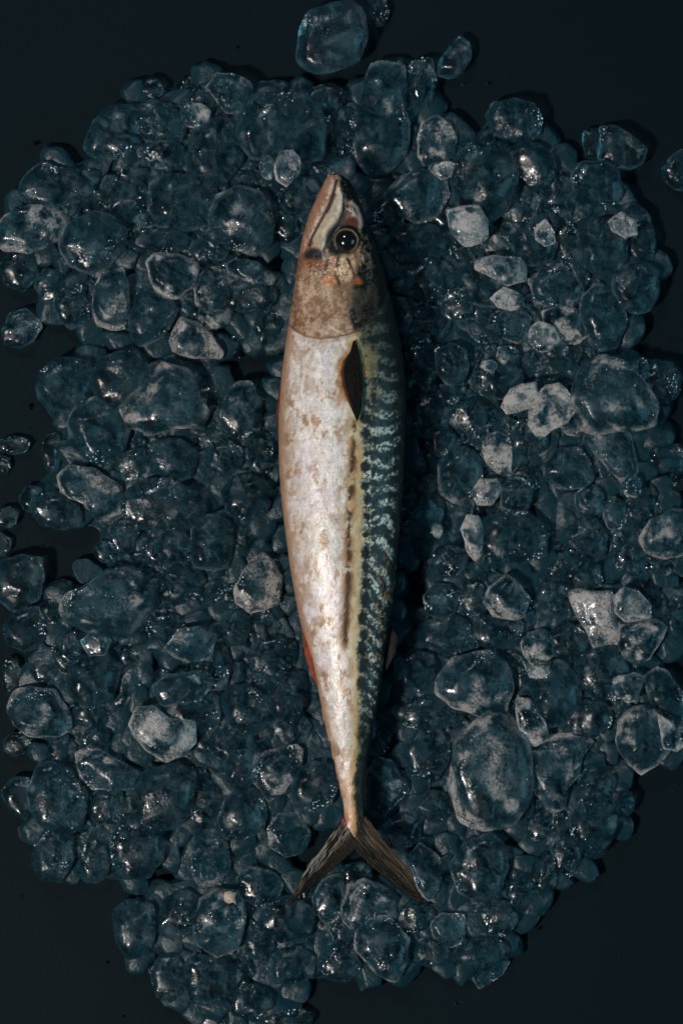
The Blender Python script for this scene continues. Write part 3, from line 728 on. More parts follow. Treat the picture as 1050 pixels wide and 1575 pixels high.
# ------------------------------------------------------------------ the ice: outlines seen in the photograph
# frost amount (0 clear .. 3 white) | shape word | outline corners in photo pixels
POLY = """
.5|oblong|460,45 475,25 510,8 540,6 555,25 561,60 550,90 520,103 490,108 470,98 458,80
.2|oval|566,-5 592,-5 597,20 590,38 580,41 572,25
.3|half-moon|675,100 690,75 706,58 720,70 722,90 710,108 692,118 673,115
.3|barrel-shaped|632,97 645,92 664,93 668,120 665,150 652,165 632,150 628,120
1|long|575,98 600,92 618,105 622,140 628,190 622,230 600,255 570,265 552,240 548,205 555,160 565,125
.6|oval|750,178 760,160 790,155 815,160 830,180 828,205 810,220 780,218 758,205
.5|blocky|780,232 800,222 830,225 848,245 852,270 840,290 815,288 795,270 785,250
.2|broad|705,240 730,222 765,225 785,240 790,275 775,320 745,340 712,320 695,280
1.8|oval|643,215 650,190 672,180 692,195 700,215 695,245 675,250 655,255 645,240
3|crumbly|660,258 685,248 697,252 695,268 678,277 668,268
1|broad|595,290 615,270 650,262 680,275 685,300 670,330 640,340 610,330 598,310
.2|stubby|897,205 905,198 925,200 928,225 920,245 902,240 895,222
.5|wedge-shaped|925,198 945,196 975,215 992,230 985,250 965,258 940,255 922,245
.2|cut-off|1050,232 1035,240 1020,258 1022,275 1040,288 1060,290 1075,260 1065,235
.6|rounded|882,270 895,255 920,250 945,262 953,290 945,310 925,330 905,340 890,325 882,300
2|crumbly|935,340 955,328 975,340 978,360 960,365 940,355
.3|blocky|890,345 915,335 945,342 962,360 960,395 945,415 925,424 905,410 893,380
.2|rounded|965,350 985,338 1003,350 1008,375 1000,400 980,405 965,390
.5|rounded|945,425 965,412 990,408 1008,420 1008,450 995,475 970,480 952,465 943,445
.9|egg-shaped|895,460 915,438 935,440 955,470 958,500 945,530 925,535 905,520 893,490
1.8|angular|835,480 860,470 880,475 895,490 903,515 885,528 855,530 838,515
1.8|round|815,505 830,495 850,505 860,525 845,538 825,540 815,525
1.3|round|766,492 778,475 800,472 814,490 812,515 795,527 772,518
1|broad|815,430 840,412 865,408 885,425 893,450 880,470 850,472 822,462
.3|slab-like|850,360 875,340 895,380 905,425 908,440 890,445 865,400
.6|rounded|790,370 800,350 825,345 845,350 852,375 845,400 815,408 790,395
2.5|pointed|822,352 838,338 850,355 852,372 838,378 825,368
2.8|square|688,325 705,320 735,318 748,340 748,365 735,372 715,375 695,360
2.3|pebble-like|745,375 758,362 778,365 782,380 770,395 750,395
1.8|ragged|735,400 760,395 795,398 808,415 805,430 780,438 755,425 735,415
.7|broad|700,420 730,408 765,415 785,440 775,465 745,472 712,460
2.2|ragged|755,460 775,442 800,455 805,472 785,477 765,472
.7|rounded|670,540 695,530 715,540 718,565 710,588 690,590 672,575
3|leaf-shaped|772,625 785,600 803,592 822,590 825,605 818,625 800,630 780,635
2.5|angular|818,615 840,595 858,592 870,605 883,630 870,650 850,658 830,672 815,650
2.2|blocky|855,650 875,640 885,648 890,662 880,670 865,668
1.3|boulder-like|885,590 900,562 930,555 960,562 985,590 1003,620 1000,650 975,660 940,662 900,665 885,640 882,615
1.6|tongue-shaped|895,668 925,662 955,660 972,680 981,710 978,725 955,738 935,722 910,690
.8|broad|838,715 855,692 885,690 905,705 912,735 895,750 860,748 840,735
2.6|triangular|732,688 750,670 765,665 783,675 787,700 785,728 770,732 750,710
.9|egg-shaped|675,715 690,695 712,690 735,705 740,735 725,765 700,770 680,755
1.8|ragged|725,755 740,738 762,738 770,755 755,775 735,775
1|rounded|772,750 785,735 808,738 817,755 812,780 790,790 770,778
2.6|seed-shaped|709,815 718,795 735,795 743,815 741,850 730,860 718,845
.3|broad|740,800 775,785 815,790 838,815 832,850 800,865 760,865 740,840
2|sliver-like|682,770 690,765 698,785 697,803 688,800
1.5|angular|745,925 755,905 778,887 800,902 811,920 803,945 785,950 760,945
.3|rounded|862,815 880,800 915,800 930,825 925,855 900,865 872,850
1.6|pointed|930,775 942,764 962,775 963,795 950,815 935,810 928,795
.8|blocky|883,760 905,745 925,755 930,780 915,800 890,795
.2|rounded|960,745 985,740 1003,755 1008,785 1000,805 975,815 962,790
1.3|domed|985,830 1000,800 1030,787 1060,790 1075,820 1055,850 1020,858 995,848
.5|blocky|945,850 965,840 990,845 995,870 975,885 950,875
3|jagged|876,912 895,908 915,912 940,912 945,935 955,955 950,985 930,990 912,995 905,975 890,950
2.2|rounded|944,920 960,905 980,910 998,930 998,948 980,952 960,955 948,940
1.8|angular|952,965 975,952 1000,950 1022,965 1012,985 998,1010 980,1020 960,1010 950,990
.2|curved|965,900 985,890 1010,905 1025,930 1020,950 1000,945 975,925
.4|broad|845,975 870,955 900,980 900,1005 885,1018 865,1018 848,1000
1.6|ring-shaped|803,990 812,972 835,970 852,985 850,1005 838,1022 815,1020 803,1005
2.2|crumbly|803,1015 820,1025 845,1022 845,1040 815,1042
.7|broad|815,1050 845,1018 865,1020 885,1050 888,1085 870,1110 840,1115 825,1090
.3|broad|890,1005 925,990 955,1005 965,1035 950,1070 915,1075 892,1050
2.2|shard-like|942,1042 955,1040 975,1035 988,1045 978,1075 965,1080 950,1068
1.3|long|990,1045 1005,1027 1025,1035 1050,1070 1060,1110 1045,1125 1015,1105 998,1070
1.4|chunky|952,1110 975,1090 1005,1090 1025,1115 1028,1150 1010,1170 985,1187 965,1170 950,1140
2|sliver-like|1012,1100 1035,1115 1050,1145 1040,1155 1020,1150
2|strip-like|793,1075 815,1078 838,1115 843,1135 820,1145 800,1130
1.7|tooth-shaped|812,1150 845,1135 880,1130 915,1135 893,1165 890,1190 872,1210 868,1240 850,1243 835,1225 820,1215
1.6|boulder-like|700,1145 720,1125 750,1102 785,1105 805,1130 812,1180 810,1230 785,1262 745,1272 705,1255 692,1225 695,1180
1.4|slab-like|672,1035 700,1015 750,1005 780,1025 785,1060 775,1095 740,1100 700,1085 675,1065
1.2|ring-shaped|565,1195 580,1168 600,1175 622,1205 625,1215 605,1240 580,1255 562,1242
1|angular|575,1130 590,1110 602,1130 595,1155 575,1165
.6|blocky|590,1265 620,1250 645,1262 645,1290 620,1305 595,1290
1.4|angular|625,1320 645,1298 670,1315 684,1335 665,1380 650,1385 640,1355
.9|broad|695,1330 715,1300 750,1282 775,1300 778,1335 765,1370 735,1385 705,1370
.4|long|875,1260 895,1235 925,1235 950,1250 940,1285 920,1318 900,1315 880,1290
.3|rounded|890,1200 900,1178 925,1175 942,1200 938,1225 915,1240 895,1225
.2|oval|935,1210 955,1205 975,1230 970,1250 950,1255 935,1240
.2|rounded|848,1300 865,1285 890,1290 893,1320 875,1345 855,1340
.3|beaded|778,1345 795,1333 818,1345 822,1375 805,1402 782,1395
.4|oval|735,1400 755,1383 785,1390 795,1415 780,1435 750,1435
1.3|round|663,1420 680,1405 710,1408 720,1430 705,1450 685,1457 670,1442
.5|broad|690,1470 715,1448 755,1440 785,1460 770,1480 745,1495 725,1490
.8|sliver-like|722,1500 745,1495 785,1475 770,1500 735,1520
1.4|chunky|550,1460 552,1430 570,1412 600,1410 628,1445 625,1480 608,1507 580,1495
1.5|wedge-shaped|525,1395 535,1365 560,1352 605,1380 600,1395 570,1410 545,1430 528,1415
1|rounded|480,1380 495,1355 525,1345 530,1375 520,1410 503,1420 485,1400
.4|oval|410,1490 425,1465 460,1455 482,1475 478,1500 450,1512 420,1510
1.2|barrel-shaped|300,1420 310,1385 335,1370 370,1375 375,1410 365,1455 335,1468 308,1450
.2|oval|245,1415 255,1385 285,1370 308,1385 300,1430 270,1445 250,1435
.2|blocky|177,1400 200,1385 232,1392 238,1430 230,1460 200,1470 180,1445
.3|egg-shaped|233,1490 245,1470 270,1468 285,1490 280,1520 262,1542 240,1530
.3|bowl-shaped|288,1480 310,1472 345,1478 370,1498 350,1525 320,1543 295,1540 288,1510
.9|rounded|365,1350 385,1335 415,1340 435,1360 425,1385 400,1395 375,1380
.9|kite-shaped|295,1325 305,1295 325,1283 348,1300 350,1340 330,1365 310,1362 300,1345
.7|rounded|335,1260 350,1230 375,1212 402,1220 408,1245 400,1275 370,1290 345,1280
1.1|round|415,1275 430,1252 460,1255 475,1280 465,1310 440,1315 418,1300
1.7|cup-shaped|389,1165 415,1155 455,1145 463,1155 460,1185 440,1215 415,1227 395,1205
2.3|kidney-shaped|204,1115 215,1090 235,1087 260,1105 295,1110 298,1140 280,1160 255,1170 225,1150 208,1130
1.5|slab-like|120,1160 145,1150 175,1165 210,1190 195,1210 145,1213 128,1195
.5|blocky|122,1135 140,1118 168,1122 168,1160 135,1165
1.3|domed|13,1095 22,1065 50,1058 80,1062 105,1095 107,1118 90,1130 50,1128 25,1115
.2|broad|105,1040 125,1012 165,1005 180,1035 170,1075 135,1085 108,1070
1.1|tongue-shaped|172,1085 180,1050 195,1028 212,1028 215,1050 200,1075 185,1100
.2|rounded|8,965 25,940 55,935 72,960 65,990 40,1002 15,990
1.2|cup-shaped|125,985 145,970 170,985 160,1005 140,1008
.4|beaded|-6,885 5,865 35,855 62,860 65,890 55,920 25,938 0,920
1.1|lumpy|96,938 110,915 135,900 165,880 200,880 232,905 233,935 215,960 180,980 135,970 115,955
.3|rounded|245,895 265,872 300,872 315,895 305,920 270,930 248,918
2.2|pear-shaped|362,905 375,880 390,862 405,855 418,865 430,890 428,925 405,935 385,940 365,925
.7|domed|295,850 300,812 325,793 350,805 362,835 358,870 325,875 300,868
1.1|rounded|255,1000 275,970 305,965 330,985 320,1010 285,1020
.7|rounded|295,1020 320,985 345,995 355,1025 345,1055 315,1058 295,1045
.8|flat|235,1055 255,1040 310,1035 325,1050 315,1068 290,1080 250,1085
.3|rounded|340,1080 355,1055 385,1060 415,1075 418,1105 395,1125 360,1120
.3|broad|205,1220 225,1185 270,1175 298,1195 295,1240 270,1270 235,1280 210,1255
.6|tall|45,1220 60,1180 85,1172 110,1190 130,1225 125,1265 100,1283 65,1270 48,1245
.3|angular|3,1220 20,1200 45,1200 55,1235 40,1260 20,1250
.2|blocky|55,1300 75,1280 110,1285 110,1320 95,1355 65,1350 50,1330
.7|wedge-shaped|122,1335 140,1280 155,1272 168,1285 165,1340 150,1357 130,1352
.4|beaded|175,1290 190,1260 220,1258 248,1280 248,1320 230,1345 195,1350 178,1325
.5|oval|57,600 65,570 95,552 130,558 145,585 138,615 110,632 75,628 60,615
1|round|107,655 120,625 150,615 185,630 195,660 185,695 150,710 125,695 110,675
1.3|bell-shaped|188,625 215,600 250,560 285,575 305,610 318,630 308,655 270,655 235,668 205,655
.8|rounded|330,640 345,615 365,590 385,592 400,620 398,655 370,678 345,660
.8|domed|225,700 245,680 275,677 305,700 290,730 270,738 240,725
1|knobbly|182,715 190,695 215,690 235,705 238,725 215,740 192,738
.3|broad|190,770 215,745 260,740 300,755 310,790 280,815 225,810 195,795
1.5|curved|93,735 110,718 145,725 180,750 185,785 150,800 130,775 100,760
.2|oval|50,780 65,762 95,757 120,780 125,805 95,815 65,805
.6|angular|30,300 45,265 60,247 85,260 110,262 150,265 145,285 125,305 90,315 50,312
1.5|flat|0,345 25,320 60,318 95,318 102,335 90,365 75,375 45,388 10,382 -5,365
.8|egg-shaped|91,370 105,345 140,332 170,335 190,355 188,380 165,405 140,418 110,405
.5|oval|85,465 105,442 125,440 140,470 135,495 110,505 95,490
.7|angular|5,508 15,485 40,477 55,490 65,502 50,525 30,533 8,525
1.5|gourd-shaped|142,475 148,440 165,420 190,415 195,440 200,480 190,500 170,502 152,495
.7|kite-shaped|200,490 210,455 225,435 260,450 268,480 250,515 215,530 203,515
2.1|heart-shaped|228,405 240,392 270,388 302,400 305,415 295,440 275,457 250,455 235,430
1.4|rounded|300,440 315,420 340,425 353,455 340,475 315,480 302,465
1.8|angular|270,465 285,455 305,470 310,488 290,490
2|pebble-like|305,495 320,482 340,485 340,500 328,512 312,508
2.6|boot-shaped|262,525 275,495 283,487 300,497 325,515 340,540 335,549 300,548 268,540
.9|disc-shaped|323,335 335,305 365,290 400,300 418,335 415,370 390,388 355,380 330,362
1.2|flat|347,405 365,400 395,405 420,428 415,437 385,432 355,420
.7|barrel-shaped|235,285 255,275 320,272 330,300 325,340 290,350 245,345 232,315
.3|blocky|170,320 180,270 195,260 220,265 240,290 235,325 205,340 175,340
.3|broad|290,250 300,200 335,185 372,200 372,250 340,280 300,275
.9|oval|222,240 235,222 260,215 285,232 280,255 260,265 235,260
.8|beaded|208,195 215,165 240,155 270,170 285,195 275,220 250,215 225,215
.5|blocky|132,225 145,190 170,165 205,165 222,190 215,220 185,240 145,238
1.5|pebble-like|278,175 285,158 310,160 323,172 320,190 300,195 285,190
1.2|rounded|318,135 335,115 360,115 383,130 387,150 375,170 350,170 335,155
.5|broad|372,210 380,170 400,150 450,148 485,165 495,205 490,240 440,250 390,240
2.4|pebble-like|423,255 432,235 450,232 461,245 460,265 440,285 425,275
"""
# frost | cx cy rx ry  (rounder lumps, mostly half covered by the ones above)
ELL = """
.5|800,328,22,16 .2|660,430,42,32 .2|640,375,45,32 .5|705,470,30,26 .2|650,500,42,30 .2|645,568,30,36
1.4|780,548,18,16 1.7|752,562,14,9 .5|765,585,38,28 1.8|832,572,10,22 .1|812,672,32,28 1|741,667,13,12
.2|645,785,36,46 1.5|672,815,8,13 1|651,880,13,18 .8|678,925,26,28 .4|728,918,25,30 .2|690,865,30,25
1|972,748,14,18 1|1012,872,25,15 .5|895,885,32,28 .4|848,900,28,28 .3|1045,950,25,35 .2|690,975,50,28
.3|760,970,45,28 .2|640,1030,35,33 .2|660,1095,55,25 .4|655,1160,35,43 .3|668,1240,34,25 .4|905,1105,35,28
.4|830,1268,22,25 .2|862,1265,14,22 .2|835,1345,20,32 .2|665,1465,28,24 .6|548,1345,25,18 .3|640,1410,28,24
.3|520,1480,32,28 .4|400,1450,22,30 .2|440,1415,43,35 .1|385,1540,35,28 .1|440,1568,40,18 .1|335,1570,30,15
.5|485,1210,32,38 .2|290,1090,50,40 .3|140,1098,28,18 .1|108,1000,16,25 .1|18,1040,14,30 .1|70,1030,22,22
.2|82,938,20,20 1.5|412,855,8,10 .6|378,825,18,18 .2|268,840,28,25 .4|255,965,32,22 .5|362,965,25,30
.4|405,965,25,25 .2|440,1070,30,38 .2|420,1012,36,33 .2|360,1145,35,30 .3|375,1180,30,28 .1|445,1120,32,28
.2|315,1240,25,35 .1|165,1240,30,28 .1|28,1145,22,18 .1|95,1155,22,25 .2|185,585,45,43 1.5|322,668,17,15
.3|320,612,18,22 .2|345,705,30,28 .1|402,700,20,34 .3|380,765,36,35 .2|190,830,22,25 .1|163,848,18,16
.1|20,685,25,13 .1|80,695,15,33 .1|5,716,11,15 .1|10,795,18,16 .2|2,838,15,17 .1|28,415,30,33 .4|80,440,26,28
.5|332,375,22,26 .1|385,455,42,28 .1|413,503,22,33 .1|150,315,22,22 1|225,338,20,11 .1|240,370,48,26
.4|235,135,20,17 .2|287,132,14,13 .2|318,150,25,22 1|412,258,12,18 .2|490,150,18,16 .2|508,165,12,22
.3|530,205,18,40 .1|500,245,33,27 .2|462,300,32,28 .1|440,345,20,28 .2|1015,590,32,34 .3|1025,705,35,22
.3|1045,735,14,18 .4|985,570,14,18 .2|600,330,26,30 .3|860,300,26,30 .3|720,640,30,26 .2|660,640,34,34 .3|690,600,26,22
"""
rng = random.Random(7)
nrng = np.random.default_rng(11)
pieces = []
for line in POLY.strip().splitlines():
    fr, word, pts = line.split('|')
    pts = np.array([[float(c) for c in p.split(',')] for p in pts.split()])
    pieces.append(dict(frost=float(fr), word=word, pts=pts, main=True))
for tok in ELL.split():
    fr, e = tok.split('|')
    cx, cy_, rx, ry = map(float, e.split(','))
    a0 = rng.random() * 6.28
    k = rng.choice((6, 7, 8))
    pts = np.array([(cx + rx * (1 + .13 * (rng.random() - .5)) * math.cos(a0 + 2 * math.pi * i / k), cy_ + ry * (1 + .13 * (rng.random() - .5)) * math.sin(a0 + 2 * math.pi * i / k)) for i in range(k)]) 
    pieces.append(dict(frost=float(fr), word='oval' if max(rx, ry) > 1.35 * min(rx, ry) else 'round', pts=pts, main=True))
for p in pieces:
    c = p['pts'].mean(0)
    p['pts'] = (p['pts'] - c) * 1.12 + c
cent = np.array([p['pts'].mean(0) for p in pieces])


def fish_cover(x, y, grow=0.0):
    return (y > 262 - grow) & (y < 1270 + grow) & (x > edgeL(np.clip(y, 267, 1290)) - grow) & (x < edgeR(np.clip(y, 267, 1290)) + grow)


# a lower layer of lumps in the gaps of the heap, nothing of it under open table
HW = 1250
covered = np.zeros((HW // 5 + 400, 1250 // 5), bool)     # coarse map, 5 px cells, offset 100
gy, gx = np.mgrid[-100:1700:5, -100:1150:5]
covered = np.zeros(gx.shape, bool)
for p in pieces:
    c = p['pts'].mean(0)
    q_ = (p['pts'] - c) * 0.92 + c
    x0, y0 = ((q_.min(0) + 100) / 5).astype(int); x1, y1 = ((q_.max(0) + 100) / 5).astype(int) + 2
    x0, y0 = max(x0, 0), max(y0, 0)
    covered[y0:y1, x0:x1] |= in_poly(gx[y0:y1, x0:x1] + .01, gy[y0:y1, x0:x1] + .01, [tuple(t) for t in q_])
cand = []
for yy in range(110, 1560, 9):
    for xx in range(0, 1050, 9):
        near = np.sort(np.hypot(cent[:, 0] - xx, cent[:, 1] - yy))
        inside_f = bool(fish_cover(np.array(float(xx)), np.array(float(yy)), -22))
        around = [((cent[:, 0] - xx) * math.cos(t) + (cent[:, 1] - yy) * math.sin(t))[np.hypot(cent[:, 0] - xx, cent[:, 1] - yy) < 120] for t in np.arange(0, 6.28, .7)]
        if near[5] < 95 and min((a.max() if len(a) else -1) for a in around) > 34 and not inside_f and not (60 < xx < 200 and 800 < yy < 890) and not (45 < xx < 110 and 620 < yy < 760):
            cand.append((xx, yy))
rng.shuffle(cand)
fill = []
for xx, yy in cand:
    if len(pieces) + len(fill) >= 298:
        break
    j, i = int((xx + 100) / 5), int((yy + 100) / 5)
    free = 1 - covered[i - 3:i + 4, j - 3:j + 4].mean()
    if free < 0.45 or any(math.hypot(xx - a, yy - b) < 30 for a, b in fill):
        continue
    fill.append((xx, yy))
for xx, yy in fill:
    rx, ry = rng.uniform(20, 30), rng.uniform(17, 26)
    a0 = rng.random() * 6.28
    th = rng.random() * 3.14
    pts = []
    for i in range(7):
        a = a0 + 2 * math.pi * i / 7
        u_, v_ = rx * rng.uniform(.86, 1.12) * math.cos(a), ry * rng.uniform(.86, 1.12) * math.sin(a)
        pts.append((xx + u_ * math.cos(th) - v_ * math.sin(th), yy + u_ * math.sin(th) + v_ * math.cos(th)))
    pieces.append(dict(frost=rng.choice((.1, .2, .4, .7)), word='half-buried', pts=np.array(pts), main=False))

# drop the lumps into a heap: clear and hidden ones first, frosty ones on top
CELL = 3
hy, hx = np.mgrid[-90:1680:CELL, -90:1150:CELL]
hmap = np.zeros(hx.shape)
fc = fish_cover(hx.astype(float), hy.astype(float), 0)
yc = np.clip(hy, 267, 1290)
fish_low = np.where(fc, zmid(yc) - thick(yc) / 2 * np.sqrt(np.maximum(0, 1 - ((hx - (edgeL(yc) + edgeR(yc)) / 2) / ((edgeR(yc) - edgeL(yc)) / 2 + 1e-6)) ** 2)), 9.0)
tailc = in_poly(hx + .3, hy + .3, [(527, 1256), (459, 1356), (446, 1388), (545, 1315), (650, 1388), (629, 1337), (562, 1254)])
fish_low = np.where(tailc, 0.0245, fish_low)

for n_, p in enumerate(pieces):
    c = p['pts'].mean(0)
    p['c'] = c
    d = p['pts'] - c
    p['ext'] = np.hypot(*d.T).mean()
    cov = np.linalg.svd(d - d.mean(0), compute_uv=False)
    p['asp'] = cov[0] / max(cov[1], 1e-6)
    p['key'] = (0 if not p['main'] else 1 + p['frost']) + 0.002 * (60 - p['ext'])
order = sorted(range(len(pieces)), key=lambda i: pieces[i]['key'])

ico_cache = {}


def ico(sub):
    if sub not in ico_cache:
        b = bmesh.new()
        bmesh.ops.create_icosphere(b, subdivisions=sub, radius=1.0)
        vs = np.array([v.co[:] for v in b.verts])
        fs = np.array([[v.index for v in f.verts] for f in b.faces], np.int32)
        b.free()
        ico_cache[sub] = (vs, fs)
    return ico_cache[sub]


def radial(p, th):
    """distance from the centre to the outline in direction th, corners a little rounded"""
    d = p['pts'] - p['c']
    out = np.full(th.shape, 1e9)
    n = len(d)
    dirs = np.stack([np.cos(th), np.sin(th)], -1)
    best = np.zeros(th.shape)
    for i in range(n):
        a, b = d[i], d[(i + 1) % n]
        e = b - a
        den = dirs[:, 0] * e[1] - dirs[:, 1] * e[0]
        den = np.where(np.abs(den) < 1e-9, 1e-9, den)
        t = (a[0] * e[1] - a[1] * e[0]) / den
        s = (a[0] * dirs[:, 1] - a[1] * dirs[:, 0]) / den
        ok = (t > 0) & (s >= -1e-6) & (s <= 1 + 1e-6)
        best = np.where(ok, np.maximum(best, t), best)
    return best



# ------------------------------------------------------------------ the bed: half-melted slush that fills the gaps between the lumps
heap = fish_cover(hx.astype(float), hy.astype(float), -4)
for p in pieces:
    x0, y0 = p['pts'].mean(0)
    if y0 > 118 and not (x0 > 870 and y0 < 262) and x0 > 40:
        heap |= in_poly(hx + .3, hy + .3, [tuple(t) for t in p['pts']])
soft_h = heap.astype(float)
for _ in range(3):                                   # wide blur, then keep the dense part
    for ax in (0, 1):
        k_ = np.hanning(27); k_ /= k_.sum()
        soft_h = np.apply_along_axis(lambda v: np.convolve(v, k_, 'same'), ax, soft_h)
depth = sstep(.42, .78, soft_h + .10 * (fbm(hx / 30, hy / 30, seed=210) - .5))
wx_, wy_ = fbm(hx / 26, hy / 26, seed=220) * 2.2, fbm(hx / 26, hy / 26, seed=221) * 2.2
ridge = 1 - np.abs(2 * fbm(hx / 30 + wx_, hy / 30 + wy_, seed=222, octaves=3) - 1)
hz = depth * (.0035 + .0065 * ridge ** 2 + .0014 * (fbm(hx / 9, hy / 9, seed=223) - .5)) - .0003 * (1 - depth)
s_ = PX * (CAM_H - hz) / (CAM_H - REF_Z)
sv_ = np.stack([(hx - 525) * s_, (787.5 - hy) * s_, hz], -1).reshape(-1, 3)
si = np.arange(hx.size).reshape(hx.shape)
keepc = (depth > .004)
kc = keepc[:-1, :-1] | keepc[1:, :-1] | keepc[:-1, 1:] | keepc[1:, 1:]
sq = np.stack([si[:-1, :-1], si[1:, :-1], si[1:, 1:], si[:-1, 1:]], -1)[kc]
used_ = np.unique(sq)
rm_ = np.full(hx.size, -1); rm_[used_] = np.arange(len(used_))
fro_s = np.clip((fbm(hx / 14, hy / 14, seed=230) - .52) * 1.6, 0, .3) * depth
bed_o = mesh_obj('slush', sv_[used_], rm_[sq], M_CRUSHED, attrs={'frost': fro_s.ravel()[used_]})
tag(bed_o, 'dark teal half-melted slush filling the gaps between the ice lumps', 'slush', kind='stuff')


# the uncounted rest: crushed bits of ice wedged in the gaps between the lumps
cov2 = np.zeros(hx.shape, bool)
for p in pieces:
    c = p['pts'].mean(0)
    cov2 |= in_poly(hx + .3, hy + .3, [tuple(t) for t in (p['pts'] - c) * .93 + c])
open_gap = (~cov2) & (soft_h > .43) & ~((hx > 50) & (hx < 195) & (hy > 805) & (hy < 885)) & ~((hx > 30) & (hx < 105) & (hy > 625) & (hy < 755)) & ~fish_cover(hx.astype(float), hy.astype(float), -5)
gi = np.argwhere(open_gap)
nrng.shuffle(gi)
bits, cells_ = [], {}
for i, j in gi:
    yy, xx = float(hy[i, j]), float(hx[i, j])
    if open_gap[max(0, i - 2):i + 3, max(0, j - 2):j + 3].mean() < .5:
        continue
    key = (int(xx // 31), int(yy // 31))
    if any(math.hypot(xx - a, yy - b) < 30 for di in (-1, 0, 1) for dj in (-1, 0, 1) for a, b in cells_.get((key[0] + di, key[1] + dj), ())):
        continue
    cells_.setdefault(key, []).append((xx, yy))
    bits.append((xx, yy))
bvs, bfs = ico(4)
bv_, bf_, ba_, off_ = [], [], [], 0
for n_, (xx, yy) in enumerate(bits):
    rx, ry, rz = rng.uniform(26, 40) * PX, rng.uniform(20, 30) * PX, rng.uniform(.0030, .0042)
    a = rng.random() * 3.14
    cl = np.hypot(bvs[:, 0], bvs[:, 1])
    k_ = np.where(cl > 1e-6, np.maximum(cl, 1e-6) ** -.35, 1)
    co = np.stack([bvs[:, 0] * k_ * rx, bvs[:, 1] * k_ * ry, np.sign(bvs[:, 2]) * np.abs(bvs[:, 2]) ** .85 * rz], -1)
    for _ in range(4):
        nv = np.array([rng.gauss(0, 1), rng.gauss(0, 1), abs(rng.gauss(0, .9))]); nv /= np.linalg.norm(nv)
        pr = co @ nv
        co = co - np.outer(np.maximum(0, pr - pr.max() * rng.uniform(.62, .9)) * .9, nv)
    nn = fbm(co[:, 0] * 150 + n_ * 9, co[:, 1] * 150, co[:, 2] * 150, seed=n_, octaves=3) - .5
    co = co * (1 + .35 * nn)[:, None]
    co = np.stack([co[:, 0] * math.cos(a) - co[:, 1] * math.sin(a), co[:, 0] * math.sin(a) + co[:, 1] * math.cos(a), co[:, 2]], -1)
    zb = rng.uniform(.0003, .0015)
    wx, wy, _ = P(xx, yy, .005)
    co = co + np.array([wx, wy, -co[:, 2].min() + zb])
    bv_.append(co); bf_.append(bfs + off_); off_ += len(co)
    ba_.append(np.clip(nn * 1.6 + rng.choice((-.25, -.15, 0)), 0, .5))
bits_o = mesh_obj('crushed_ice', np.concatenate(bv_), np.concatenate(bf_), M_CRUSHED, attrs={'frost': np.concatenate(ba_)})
tag(bits_o, 'small crushed bits of clear ice wedged in the gaps between lumps', 'crushed ice', kind='stuff')

